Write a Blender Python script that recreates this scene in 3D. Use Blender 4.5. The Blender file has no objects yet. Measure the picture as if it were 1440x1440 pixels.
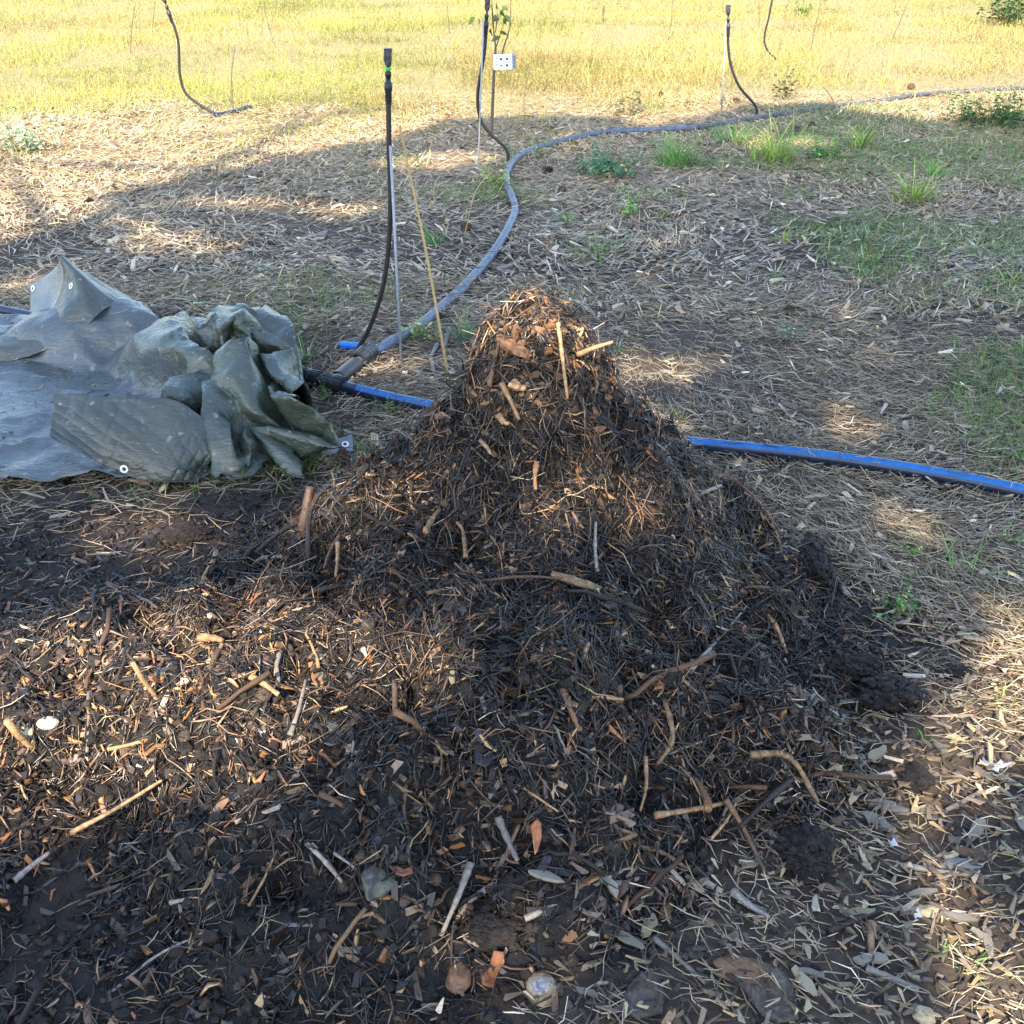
import bpy, math, random
import numpy as np
from mathutils import Vector, Matrix

# ------------------------------------------------------------------ camera, sky, sun, exposure
SC = bpy.context.scene
COL = SC.collection
CAM_H, PITCH, FOV = 1.5, math.radians(30), math.radians(52)
cam_d = bpy.data.cameras.new('camera'); cam_d.angle = FOV; cam_d.clip_start = 0.05; cam_d.clip_end = 2000
cam = bpy.data.objects.new('camera', cam_d); COL.objects.link(cam)
cam.location = (0, 0, CAM_H); cam.rotation_euler = (math.pi/2 - PITCH, 0, 0)
SC.camera = cam
SUN_EL, SUN_AZ = math.radians(40), math.radians(192)      # azimuth the light comes from, clockwise from +Y
SUN = np.array([math.sin(SUN_AZ)*math.cos(SUN_EL), math.cos(SUN_AZ)*math.cos(SUN_EL), math.sin(SUN_EL)])
world = bpy.data.worlds.new('World'); SC.world = world; world.use_nodes = True
wn = world.node_tree.nodes; wl = world.node_tree.links
sky = wn.new('ShaderNodeTexSky'); sky.sky_type = 'NISHITA'; sky.sun_disc = False
sky.sun_elevation = SUN_EL; sky.sun_rotation = SUN_AZ
wl.new(sky.outputs[0], wn['Background'].inputs[0]); wn['Background'].inputs[1].default_value = 0.15
sun_d = bpy.data.lights.new('sun', 'SUN'); sun_d.energy = 3.7; sun_d.angle = math.radians(0.5); sun_d.color = (1, .87, .68)
sun_o = bpy.data.objects.new('sun', sun_d); COL.objects.link(sun_o)
sun_o.rotation_euler = Vector(SUN).to_track_quat('Z', 'Y').to_euler()
SC.view_settings.view_transform = 'Standard'; SC.view_settings.look = 'None'
SC.view_settings.exposure = 2.18; SC.view_settings.gamma = 1

rng = np.random.default_rng(7); random.seed(7)
PXF = 720/math.tan(FOV/2)
CP, SP = math.cos(PITCH), math.sin(PITCH)

# ------------------------------------------------------------------ survey: points measured in the place
def ray(u, v):
    a = (u-720)/PXF; b = (720-v)/PXF
    return a, b*SP+CP, b*CP-SP
def gp(u, v, z=0.0):                      # point at height z
    a, dy, dz = ray(u, v); t = (z-CAM_H)/dz
    return np.array([a*t, dy*t, z])
def yp(u, v, Y):                          # point at distance Y
    a, dy, dz = ray(u, v); t = Y/dy
    return np.array([a*t, Y, CAM_H+dz*t])

# ------------------------------------------------------------------ noise
def _hash(i, j, s):
    n = (i.astype(np.int64)*374761393 + j.astype(np.int64)*668265263 + s*974711) & 0x7fffffff
    n = ((n ^ (n >> 13))*1274126177) & 0x7fffffff
    return ((n ^ (n >> 16)) & 0xffff)/65535.0
def vnoise(x, y, s=0):
    x = np.asarray(x, float); y = np.asarray(y, float)
    i = np.floor(x); j = np.floor(y); fx = x-i; fy = y-j
    fx = fx*fx*(3-2*fx); fy = fy*fy*(3-2*fy)
    a = _hash(i, j, s); b = _hash(i+1, j, s); c = _hash(i, j+1, s); d = _hash(i+1, j+1, s)
    return (a+(b-a)*fx)*(1-fy)+(c+(d-c)*fx)*fy - .5
def fbm(x, y, s=0, o=4):
    r = 0; a = 1.0
    for k in range(o):
        r = r + a*vnoise(x*2**k+k*17.3, y*2**k+k*9.1, s+k); a *= .5
    return r
def sstep(a, b, x):
    t = np.clip((x-a)/(b-a), 0, 1); return t*t*(3-2*t)

# ------------------------------------------------------------------ terrain and heap shape
def G(x, y):
    return .03*fbm(x*.9, y*.9, 3, 3) + .012*fbm(x*5, y*5, 8, 2)*sstep(14, 6, y) + .05*sstep(6, 16, np.asarray(y, float))*fbm(x*.25, y*.25, 5, 2)
HC = np.array([.07, 2.32])
PR = np.array([0, .062, .104, .158, .212, .275, .385, .53, .66, .78, .90, 1.05, 1.3, 3])
PZ = np.array([.725, .715, .67, .575, .465, .365, .25, .165, .085, .025, -.02, -.05, -.08, -.2])
LOBES = [(-.74, 1.80, .13, .55, .32), (-1.25, 1.7, .09, .6, .36), (-.35, 1.5, .11, .45, .32), (.80, 1.93, .07, .18, .15), (.2, 1.5, .10, .55, .26),
         (.42, 1.62, .06, .28, .25), (-.42, 2.32, .055, .22, .22), (-.3, 1.15, .055, 1.0, .3), (-1.0, 1.1, .05, .6, .3)]
def HEAP(x, y, rough=1.0):
    x = np.asarray(x, float); y = np.asarray(y, float)
    dx = x-HC[0]; dy = y-HC[1]; th = np.arctan2(dy, dx)
    wob = 1+.07*vnoise(th*1.6+10, dx*0+1, 21)+.05*vnoise(th*4+3, dx*0+2, 22)
    r = np.sqrt(dx**2+(dy/1.05)**2)/wob
    r = r*(1+.20*sstep(.0, .35, dx)*sstep(.28, .6, r)-.10*sstep(0, -.4, dy)*sstep(.25, .5, r)+.12*sstep(0, .3, dy))
    z = np.interp(r, PR, PZ)
    z = z+.017*np.sin(z*36+5*vnoise(th*1.3+5, dx*0+3, 23))*sstep(.08, .2, z)*sstep(.70, .6, z)
    for (lx, ly, a, rx, ry) in LOBES:
        z = z + a*np.exp(-((x-lx)/rx)**2-((y-ly)/ry)**2)
    m = sstep(-.05, .1, z)
    z = z + rough*m*(.15*vnoise(x*5.1, y*5.1, 31)+.095*vnoise(x*10, y*10, 32)+.045*vnoise(x*21, y*21, 33)+.02*vnoise(x*43, y*43, 34))*(.55+.45*sstep(.05, .25, r))
    return z - .02
def H(x, y):
    return np.maximum(G(x, y), HEAP(x, y))
def nrm(x, y, e=.02):
    n = np.stack([-(H(x+e, y)-H(x-e, y))/(2*e), -(H(x, y+e)-H(x, y-e))/(2*e), np.ones_like(x)], -1)
    return n/np.linalg.norm(n, axis=-1, keepdims=True)
def hp(u, v, lift=0.0):                   # where the sight line first meets heap or ground
    a, dy, dz = ray(u, v)
    t = np.linspace(.8, 6, 2600); X = a*t; Y = dy*t; Z = CAM_H+dz*t
    k = np.nonzero(Z <= H(X, Y)+lift)[0]
    if len(k) == 0: return gp(u, v, lift)
    k = k[0]; return np.array([X[k], Y[k], Z[k]])

def sp(u, v):                             # same, but on the heap's general slope, bridging hollows
    a, dy, dz = ray(u, v)
    t = np.linspace(.8, 6, 2600); X = a*t; Y = dy*t; Z = CAM_H+dz*t
    k = np.nonzero(Z <= np.maximum(G(X, Y), HEAP(X, Y, .25)))[0]
    return hp(u, v) if len(k) == 0 else np.array([X[k[0]], Y[k[0]], Z[k[0]]])
def poly_sd(px, py, poly):                # signed distance, positive inside
    P = np.asarray(poly); d = np.full(px.shape, 1e9); ins = np.zeros(px.shape, bool)
    for i in range(len(P)):
        ax, ay = P[i]; bx, by = P[(i+1) % len(P)]
        ex, ey = bx-ax, by-ay
        t = np.clip(((px-ax)*ex+(py-ay)*ey)/(ex*ex+ey*ey), 0, 1)
        d = np.minimum(d, np.hypot(px-ax-t*ex, py-ay-t*ey))
        c = ((ay > py) != (by > py)) & (px < (bx-ax)*(py-ay)/(by-ay+1e-12)+ax)
        ins ^= c
    return np.where(ins, d, -d)
SOIL = [gp(u, v)[:2] for u, v in [(-900, 700), (0, 705), (200, 705), (420, 690), (520, 690), (600, 640), (760, 600), (950, 640), (1060, 740), (1170, 800), (1330, 900), (1290, 1000), (1150, 1070), (1090, 1210), (900, 1310), (640, 1520), (-900, 1700)]]
def soil(x, y):
    return sstep(-.12, .12, poly_sd(x+.25*fbm(x*2, y*2, 41, 3), y+.25*fbm(x*2, y*2, 42, 3), SOIL))
FRONT = [gp(u, v)[:2] for u, v in [(1170, 1000), (1420, 900), (1700, 880), (1900, 1700), (700, 1700), (800, 1380), (900, 1310), (1090, 1210)]]
def front(x, y):
    return sstep(-.15, .15, poly_sd(x+.2*fbm(x*2, y*2, 43, 3), y+.2*fbm(x*2, y*2, 44, 3), FRONT))
def grass_edge(x): return np.interp(x, [-5, -3.3, -.8, 1, 3, 5], [8.1, 8.3, 8.9, 9.6, 10.2, 10.6])
def meadow(x, y):
    return sstep(-1.3, 1.5, y-grass_edge(x)+2.0*fbm(x*.7, y*.7, 51, 4))

# ------------------------------------------------------------------ materials
def mat(name, col=None, rough=.6, attr=False, spec=.4, noise=0, nscale=30, bump=0, bscale=60, col2=None, coat=0, transl=0, var=0):
    m = bpy.data.materials.new(name); m.use_nodes = True
    n = m.node_tree.nodes; l = m.node_tree.links; b = n['Principled BSDF']
    b.inputs['Roughness'].default_value = rough; b.inputs['Specular IOR Level'].default_value = spec
    b.inputs['Coat Weight'].default_value = coat; b.inputs['Coat Roughness'].default_value = .15
    src = None
    if attr:
        a = n.new('ShaderNodeAttribute'); a.attribute_name = 'Col'; src = a.outputs['Color']
    else:
        c = n.new('ShaderNodeRGB'); c.outputs[0].default_value = (*col, 1); src = c.outputs[0]
    tc = n.new('ShaderNodeTexCoord')
    if col2 is not None:
        t = n.new('ShaderNodeTexNoise'); t.inputs['Scale'].default_value = nscale; t.inputs['Detail'].default_value = 6; t.inputs['Roughness'].default_value = .65
        l.new(tc.outputs['Object'], t.inputs['Vector'])
        rp = n.new('ShaderNodeValToRGB'); rp.color_ramp.elements[0].position = .4; rp.color_ramp.elements[1].position = .62
        l.new(t.outputs[0], rp.inputs[0])
        mx = n.new('ShaderNodeMix'); mx.data_type = 'RGBA'; l.new(rp.outputs[0], mx.inputs[0]); l.new(src, mx.inputs[6]); mx.inputs[7].default_value = (*col2, 1)
        src = mx.outputs[2]
    if noise:
        t = n.new('ShaderNodeTexNoise'); t.inputs['Scale'].default_value = nscale*1.7; t.inputs['Detail'].default_value = 5
        l.new(tc.outputs['Object'], t.inputs['Vector'])
        mr = n.new('ShaderNodeMapRange'); mr.inputs[1].default_value = .25; mr.inputs[2].default_value = .75; mr.inputs[3].default_value = 1-noise; mr.inputs[4].default_value = 1+noise
        l.new(t.outputs[0], mr.inputs[0])
        hs = n.new('ShaderNodeMix'); hs.data_type = 'RGBA'; hs.blend_type = 'MULTIPLY'; hs.inputs[0].default_value = 1
        l.new(src, hs.inputs[6]); l.new(mr.outputs[0], hs.inputs[7]); src = hs.outputs[2]
    if var:
        oi = n.new('ShaderNodeObjectInfo')
        mr = n.new('ShaderNodeMapRange'); mr.inputs[3].default_value = 1-var; mr.inputs[4].default_value = 1+var
        l.new(oi.outputs['Random'], mr.inputs[0])
        hs = n.new('ShaderNodeMix'); hs.data_type = 'RGBA'; hs.blend_type = 'MULTIPLY'; hs.inputs[0].default_value = 1
        l.new(src, hs.inputs[6]); l.new(mr.outputs[0], hs.inputs[7]); src = hs.outputs[2]
    l.new(src, b.inputs['Base Color'])
    if bump:
        t = n.new('ShaderNodeTexNoise'); t.inputs['Scale'].default_value = bscale; t.inputs['Detail'].default_value = 8; t.inputs['Roughness'].default_value = .7
        l.new(tc.outputs['Object'], t.inputs['Vector'])
        bp = n.new('ShaderNodeBump'); bp.inputs['Strength'].default_value = 1; bp.inputs['Distance'].default_value = bump
        l.new(t.outputs[0], bp.inputs['Height']); l.new(bp.outputs[0], b.inputs['Normal'])
    if transl:
        tr = n.new('ShaderNodeBsdfTranslucent'); l.new(src, tr.inputs[0])
        ms = n.new('ShaderNodeMixShader'); ms.inputs[0].default_value = transl
        l.new(b.outputs[0], ms.inputs[1]); l.new(tr.outputs[0], ms.inputs[2])
        l.new(ms.outputs[0], n['Material Output'].inputs[0])
    return m
M = dict(
    ground=mat('ground_soil', attr=True, rough=.9, noise=.45, nscale=22, bump=.012, bscale=45),
    compost=mat('wet_compost', attr=True, rough=.55, noise=.5, nscale=30, bump=.012, bscale=70, spec=.5),
    fibre=mat('wet_fibre', attr=True, rough=.32, spec=.6, noise=.35, nscale=60),
    needle=mat('dry_needles', attr=True, rough=.7, spec=.3),
    crumb=mat('soil_crumb', attr=True, rough=.65, noise=.4, nscale=120, bump=.006, bscale=220),
    chip=mat('chip_wood', attr=True, rough=.7, noise=.3, nscale=120, bump=.0015, bscale=200),
    grass=mat('meadow_grass', attr=True, rough=.6, spec=.3, transl=.3),
    leaf=mat('green_leaf', attr=True, rough=.5, spec=.35, transl=.3),
    twig_dark=mat('twig_dark', (.028, .02, .016), .5, noise=.5, nscale=90, bump=.002, bscale=180, var=.4),
    twig_brown=mat('twig_brown', (.10, .056, .031), .45, noise=.45, nscale=80, bump=.002, bscale=180, var=.4),
    twig_tan=mat('twig_tan', (.29, .19, .095), .5, noise=.4, nscale=70, bump=.0015, bscale=200, var=.3, col2=(.16, .085, .04)),
    twig_orange=mat('twig_orange', (.27, .135, .058), .5, noise=.4, nscale=60, bump=.002, bscale=160, var=.3, col2=(.11, .05, .024)),
    twig_grey=mat('twig_grey', (.2, .175, .15), .6, noise=.4, nscale=80, bump=.002, bscale=180, var=.3),
    root_grey=mat('root_grey', (.10, .095, .09), .7, noise=.6, nscale=60, bump=.008, bscale=70, col2=(.17, .165, .16)),
    chip_pale=mat('chip_pale', (.36, .295, .18), .7, noise=.35, nscale=70, bump=.002, bscale=200, var=.35),
    chip_grey=mat('chip_grey', (.25, .222, .178), .75, noise=.35, nscale=70, bump=.002, bscale=200, var=.35),
    chip_brown=mat('chip_brown', (.17, .095, .048), .6, noise=.4, nscale=70, bump=.002, bscale=200, var=.35),
    black_pipe=mat('black_pipe', (.011, .022, .052), .34, noise=.3, nscale=30, bump=.0006, bscale=120, spec=.5),
    grey_pipe=mat('grey_pipe', (.10, .135, .195), .5, noise=.3, nscale=24, bump=.0006, bscale=90, col2=(.09, .1, .12)),
    dark_pipe=mat('dark_pipe', (.05, .056, .068), .5, noise=.4, nscale=20, bump=.0006, bscale=90, col2=(.10, .105, .115)),
    blue=mat('blue_stripe', (.012, .11, .32), .42, noise=.2, nscale=40),
    blue_cap=mat('blue_cap', (.01, .2, .75), .35, noise=.15, nscale=40),
    fitting=mat('fitting', (.018, .019, .023), .42, noise=.3, nscale=50, bump=.0006, bscale=200),
    riser=mat('riser', (.02, .019, .019), .4, noise=.3, nscale=50),
    rust=mat('rust_top', (.07, .035, .02), .5, noise=.4, nscale=60),
    sprinkler=mat('sprinkler', (.03, .032, .04), .4, noise=.3, nscale=90),
    green_nozzle=mat('green_nozzle', (.03, .5, .05), .4, noise=.1),
    rod=mat('rod', (.27, .29, .33), .35, noise=.25, nscale=60),
    bamboo=mat('bamboo', (.36, .25, .10), .55, noise=.3, nscale=60, bump=.001, bscale=150),
    box=mat('box_plastic', (.75, .77, .8), .4, noise=.1, nscale=40),
    hole=mat('hole_dark', (.02, .022, .03), .6, noise=.1),
    boxcap=mat('box_cap', (.22, .24, .3), .5, noise=.2),
    bark=mat('sapling_bark', (.11, .08, .055), .7, noise=.4, nscale=90, bump=.002, bscale=150),
    cone=mat('pine_cone', (.06, .038, .027), .7, noise=.4, nscale=90, var=.4),
    clod=mat('clod', (.020, .015, .0125), .75, noise=.5, nscale=40, bump=.012, bscale=110),
    stone=mat('stone', (.22, .215, .2), .8, noise=.35, nscale=50, bump=.003, bscale=120),
    lichen=mat('lichen_stone', (.05, .05, .052), .7, noise=.5, nscale=45, bump=.006, bscale=90, col2=(.12, .12, .08)),
    shell=mat('egg_shell', (.45, .43, .35), .6, noise=.15, nscale=60, col2=(.45, .42, .3)),
    rot=mat('rotten_rind', (.33, .28, .19), .5, noise=.5, nscale=40, col2=(.15, .08, .04), bump=.002, bscale=120),
    mould=mat('mould', (.30, .29, .24), 1.0, noise=.2, nscale=110, col2=(.07, .085, .16)),
    black_scrap=mat('black_scrap', (.02, .022, .028), .3, noise=.4, nscale=40, bump=.003, bscale=60),
    peel=mat('peel', (.17, .066, .026), .5, noise=.4, nscale=60, bump=.003, bscale=100),
    leaf_dry=mat('dry_leaf', (.30, .12, .05), .55, noise=.35, nscale=60, bump=.002, bscale=90),
    torn=mat('torn_bark', (.13, .112, .09), .8, noise=.6, nscale=70, bump=.008, bscale=90, col2=(.06, .045, .034)),
    scrap=mat('white_scrap', (.42, .46, .52), .7, noise=.2, nscale=60),
    eyelet=mat('eyelet', (.8, .8, .8), .3, noise=.1),
    pine=mat('pine_needles', (.045, .075, .03), .6, noise=.3, transl=.15),
    pine_bark=mat('pine_bark', (.12, .075, .05), .85, noise=.5, nscale=12, bump=.03, bscale=10),
)
def tarp_mat(name, col, rough, weave, crease, attr=False):
    m = bpy.data.materials.new(name); m.use_nodes = True
    n = m.node_tree.nodes; l = m.node_tree.links; b = n['Principled BSDF']
    tc = n.new('ShaderNodeTexCoord')
    t = n.new('ShaderNodeTexNoise'); t.inputs['Scale'].default_value = 7; t.inputs['Detail'].default_value = 8; t.inputs['Roughness'].default_value = .7
    l.new(tc.outputs['Object'], t.inputs['Vector'])
    rp = n.new('ShaderNodeValToRGB')
    e = rp.color_ramp.elements; e[0].position = .32; e[0].color = (*[c*.75 for c in col], 1); e[1].position = .72; e[1].color = (*[c*1.25 for c in col], 1)
    l.new(t.outputs[0], rp.inputs[0])
    # dried mud specks
    t2 = n.new('ShaderNodeTexNoise'); t2.inputs['Scale'].default_value = 38; t2.inputs['Detail'].default_value = 6
    l.new(tc.outputs['Object'], t2.inputs['Vector'])
    r2 = n.new('ShaderNodeValToRGB'); r2.color_ramp.elements[0].position = .62; r2.color_ramp.elements[1].position = .74
    l.new(t2.outputs[0], r2.inputs[0])
    mx = n.new('ShaderNodeMix'); mx.data_type = 'RGBA'; l.new(r2.outputs[0], mx.inputs[0]); l.new(rp.outputs[0], mx.inputs[6]); mx.inputs[7].default_value = (.24, .22, .17, 1)
    l.new(mx.outputs[2], b.inputs['Base Color'])
    mr = n.new('ShaderNodeMapRange'); mr.inputs[3].default_value = rough-.08; mr.inputs[4].default_value = rough+.2
    l.new(t2.outputs[0], mr.inputs[0]); l.new(mr.outputs[0], b.inputs['Roughness'])
    b.inputs['Specular IOR Level'].default_value = .6
    ns = n.new('ShaderNodeTexNoise'); ns.inputs['Scale'].default_value = 28; ns.inputs['Detail'].default_value = 5; ns.inputs['Distortion'].default_value = 1.2
    mp_ = n.new('ShaderNodeMapping'); mp_.inputs['Scale'].default_value = (.6, 2.2, 1.8); mp_.inputs['Rotation'].default_value = (0, 0, .3)
    l.new(tc.outputs['Object'], mp_.inputs['Vector']); l.new(mp_.outputs[0], ns.inputs['Vector'])
    vo = n.new('ShaderNodeTexVoronoi'); vo.feature = 'DISTANCE_TO_EDGE'; vo.inputs['Scale'].default_value = 17
    wv = n.new('ShaderNodeTexNoise'); wv.inputs['Scale'].default_value = 5; l.new(tc.outputs['Object'], wv.inputs['Vector'])
    va = n.new('ShaderNodeVectorMath'); va.operation = 'MULTIPLY_ADD'; va.inputs[1].default_value = (.25, .25, .25)
    l.new(wv.outputs['Color'], va.inputs[0]); l.new(tc.outputs['Object'], va.inputs[2]); l.new(va.outputs[0], vo.inputs['Vector'])
    pw = n.new('ShaderNodeMath'); pw.operation = 'MINIMUM'; pw.inputs[1].default_value = .12; l.new(vo.outputs['Distance'], pw.inputs[0])
    b1 = n.new('ShaderNodeBump'); b1.inputs['Distance'].default_value = crease*2; b1.inputs['Strength'].default_value = .6; l.new(pw.outputs[0], b1.inputs['Height'])
    b2 = n.new('ShaderNodeBump'); b2.inputs['Distance'].default_value = weave; b2.inputs['Strength'].default_value = 1
    l.new(ns.outputs[0], b2.inputs['Height']); l.new(b1.outputs[0], b2.inputs['Normal']); l.new(b2.outputs[0], b.inputs['Normal'])
    if attr:
        at = n.new('ShaderNodeAttribute'); at.attribute_name = 'Col'
        mu = n.new('ShaderNodeMix'); mu.data_type = 'RGBA'; mu.blend_type = 'MULTIPLY'; mu.inputs[0].default_value = 1
        l.new(at.outputs['Color'], mu.inputs[6]); l.new(rp.outputs[0], mu.inputs[7]); l.new(mu.outputs[2], mx.inputs[6])
    return m
M['tarp_out'] = tarp_mat('tarp_olive', (.052, .061, .049), .30, .004, .0012)
M['tarp_sheet'] = tarp_mat('tarp_sheet', (1, 1, 1), .24, .005, .001, attr=True)
M['tarp_in'] = tarp_mat('tarp_grey', (.14, .155, .16), .17, .0025, .0008)

# ------------------------------------------------------------------ object helpers
def finish(o, parent=None, label=None, cat=None, group=None, kind=None):
    COL.objects.link(o)
    if parent is not None: o.parent = parent
    if label: o['label'] = label
    if cat: o['category'] = cat
    if group: o['group'] = group
    if kind: o['kind'] = kind
    return o
def np_mesh(name, V, F, material, smooth=True, colors=None, uv=None):
    V = np.ascontiguousarray(V, np.float32).reshape(-1, 3)
    F = [np.ascontiguousarray(f, np.int32) for f in (F if isinstance(F, list) else [F]) if len(f)]
    me = bpy.data.meshes.new(name)
    me.vertices.add(len(V)); me.vertices.foreach_set('co', V.ravel())
    nl = sum(f.size for f in F); npoly = sum(len(f) for f in F)
    me.loops.add(nl); me.polygons.add(npoly)
    me.loops.foreach_set('vertex_index', np.concatenate([f.ravel() for f in F]))
    tot = np.concatenate([np.full(len(f), f.shape[1], np.int32) for f in F])
    me.polygons.foreach_set('loop_start', np.concatenate([[0], np.cumsum(tot)[:-1]]).astype(np.int32))
    me.polygons.foreach_set('use_smooth', np.full(npoly, smooth))
    me.update(calc_edges=True); me.validate()
    if colors is not None:
        a = me.color_attributes.new('Col', 'FLOAT_COLOR', 'POINT')
        c = np.ones((len(V), 4), np.float32); c[:, :3] = np.asarray(colors).reshape(-1, 3); a.data.foreach_set('color', c.ravel())
    if uv is not None:
        lay = me.uv_layers.new(name='UVMap'); idx = np.empty(len(me.loops), np.int32); me.loops.foreach_get('vertex_index', idx)
        lay.data.foreach_set('uv', np.ascontiguousarray(np.asarray(uv, np.float32)[idx]).ravel())
    if material is not None: me.materials.append(material)
    return me
def obj(name, me, **k):
    return finish(bpy.data.objects.new(name, me), **k)
def empty(name, loc, **k):
    o = bpy.data.objects.new(name, None); o.location = loc; o.empty_display_size = .1
    return finish(o, **k)
def unit(a): return a/(np.linalg.norm(a, axis=-1, keepdims=True)+1e-12)

def strands(P, D, U, L, R, bend, nseg=2, nside=3, taper=.5, kink=None):
    """many small bent rods as arrays: centre P, direction D, up U, length L, radius R"""
    N = len(P); S = unit(np.cross(D, U)); U = np.cross(S, D)
    t = np.linspace(0, 1, nseg+1)
    cen = P[:, None]+D[:, None]*(L[:, None, None]*(t-.5)[None, :, None])
    cen = cen+U[:, None]*((bend[:, 0]*L)[:, None, None]*(.33-(2*t-1)**2)[None, :, None])
    cen = cen+S[:, None]*((bend[:, 1]*L)[:, None, None]*(.33-(2*t-1)**2)[None, :, None])
    if kink is not None: cen = cen+kink
    ang = np.arange(nside)*2*np.pi/nside
    rr = R[:, None]*(1-taper*np.abs(2*t-1)[None, :]**1.5)
    V = cen[:, :, None]+rr[:, :, None, None]*(np.cos(ang)[None, None, :, None]*S[:, None, None]+np.sin(ang)[None, None, :, None]*U[:, None, None])
    base = (np.arange(N)*(nseg+1)*nside)[:, None, None]
    k = np.arange(nseg)[None, :, None]*nside; s = np.arange(nside)[None, None, :]; s2 = (s+1) % nside
    F = np.stack([base+k+s, base+k+s2, base+k+nside+s2, base+k+nside+s], -1).reshape(-1, 4)
    return V.reshape(-1, 3), F, (nseg+1)*nside
def blades(P, D, L, W, droop, yaw, nseg=2):
    """grass blades: root P, up-direction D, length L, width W"""
    N = len(P); S = np.stack([np.cos(yaw), np.sin(yaw), np.zeros(N)], -1)
    t = np.linspace(0, 1, nseg+1)
    hor = D.copy(); hor[:, 2] = 0; hor = unit(hor+1e-6)
    cen = P[:, None]+D[:, None]*(L[:, None, None]*t[None, :, None])
    cen = cen+hor[:, None]*((L*droop)[:, None, None]*(t**2)[None, :, None]); cen[:, :, 2] -= (L*droop*.6)[:, None]*(t**2)[None, :]
    w = W[:, None]*(1-.9*t[None, :]**1.5)
    V = np.stack([cen-S[:, None]*w[:, :, None], cen+S[:, None]*w[:, :, None]], 2)
    base = (np.arange(N)*(nseg+1)*2)[:, None]; k = np.arange(nseg)[None, :]*2
    F = np.stack([base+k, base+k+1, base+k+3, base+k+2], -1).reshape(-1, 4)
    return V.reshape(-1, 3), F, (nseg+1)*2
def merge(parts):
    V = []; F = {}; C = []; off = 0
    for v, f, c in parts:
        v = v.reshape(-1, 3); V.append(v); F.setdefault(f.shape[1], []).append(f+off); C.append(c); off += len(v)
    return np.concatenate(V), [np.concatenate(x) for x in F.values()], np.concatenate(C)
def rot_basis(N, nz):                     # random yaw about a normal
    a = rng.uniform(0, 2*np.pi, N); ref = np.stack([np.cos(a), np.sin(a), np.zeros(N)], -1)
    x = unit(ref-nz*np.sum(ref*nz, -1, keepdims=True)); y = np.cross(nz, x)
    return np.stack([x, y, nz], -1)       # columns
def stamp(tv, tf, P, B, Sc, cols):        # copies of a template: V = P + B @ (Sc*tv)
    N = len(P); n = len(tv)
    V = P[:, None]+np.einsum('nij,nkj->nki', B, Sc[:, None]*tv[None])
    F = (np.arange(N)*n)[:, None, None]+tf[None]
    return V.reshape(-1, 3), F.reshape(-1, tf.shape[1]), np.repeat(cols, n, 0)
def pal(N, cols, w, jit=.25):
    cols = np.array(cols); k = rng.choice(len(cols), N, p=np.array(w)/np.sum(w))
    return np.clip(cols[k]*np.exp(rng.normal(0, jit, (N, 1)))*np.exp(rng.normal(0, .035, (N, 3))), .003, .9)

def tube(pts, rad, nside=8, cap=True, sub=6, flat=1.0, wob=0):
    """smooth tube through points; rad one value or one per point"""
    P = np.array(pts, float); R = np.full(len(P), rad) if np.isscalar(rad) else np.array(rad, float)
    if sub > 1 and len(P) > 2: P, R = catmull(P, sub), np.interp(np.linspace(0, len(R)-1, (len(R)-1)*sub+1), np.arange(len(R)), R)
    T = unit(np.gradient(P, axis=0)); ref = np.array([0, 0, 1.]) if abs(T[0, 2]) < .9 else np.array([1., 0, 0])
    S = unit(np.cross(T, ref)); U = np.cross(S, T)
    if wob:
        R = R*(1+wob*rng.normal(0, 1, len(R)))
    a = np.arange(nside)*2*np.pi/nside
    V = P[:, None]+R[:, None, None]*(np.cos(a)[None, :, None]*S[:, None]+flat*np.sin(a)[None, :, None]*U[:, None])
    n = len(P); k = (np.arange(n-1)*nside)[:, None]; s = np.arange(nside)[None]; s2 = (s+1) % nside
    F = np.stack([k+s, k+s2, k+nside+s2, k+nside+s], -1).reshape(-1, 4)
    V = V.reshape(-1, 3)
    if cap:
        V = np.concatenate([V, [P[0]], [P[-1]]]); c0 = n*nside; s = np.arange(nside); s2 = (s+1) % nside
        T3 = np.concatenate([np.stack([s2, s, np.full(nside, c0)], -1), np.stack([(n-1)*nside+s, (n-1)*nside+s2, np.full(nside, c0+1)], -1)])
        return V, [F, T3]
    return V, [F]
def catmull(P, sub):
    P = np.asarray(P, float); Q = np.concatenate([[2*P[0]-P[1]], P, [2*P[-1]-P[-2]]]); out = []
    t = (np.arange(sub)/sub)[:, None]
    for i in range(len(P)-1):
        a, b, c, d = Q[i:i+4]
        out.append(.5*((2*b)+(c-a)*t+(2*a-5*b+4*c-d)*t*t+(3*b-a-3*c+d)*t**3))
    return np.concatenate(out+[P[-1:]])
def tmesh(name, pts, rad, material, **k):
    V, F = tube(pts, rad, **k); return np_mesh(name, V, F, material)
def lathe(prof, nside=12):
    prof = np.array(prof); a = np.arange(nside)*2*np.pi/nside
    V = np.stack([prof[:, 0, None]*np.cos(a), prof[:, 0, None]*np.sin(a), np.repeat(prof[:, 1, None], nside, 1)], -1).reshape(-1, 3)
    n = len(prof); k = (np.arange(n-1)*nside)[:, None]; s = np.arange(nside)[None]; s2 = (s+1) % nside
    return V, np.stack([k+s, k+s2, k+nside+s2, k+nside+s], -1).reshape(-1, 4)
def aim(V, base, axis):                   # put +Z along axis at base
    q = Vector(axis).to_track_quat('Z', 'Y').to_matrix(); return V @ np.array(q).T + np.asarray(base)
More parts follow.
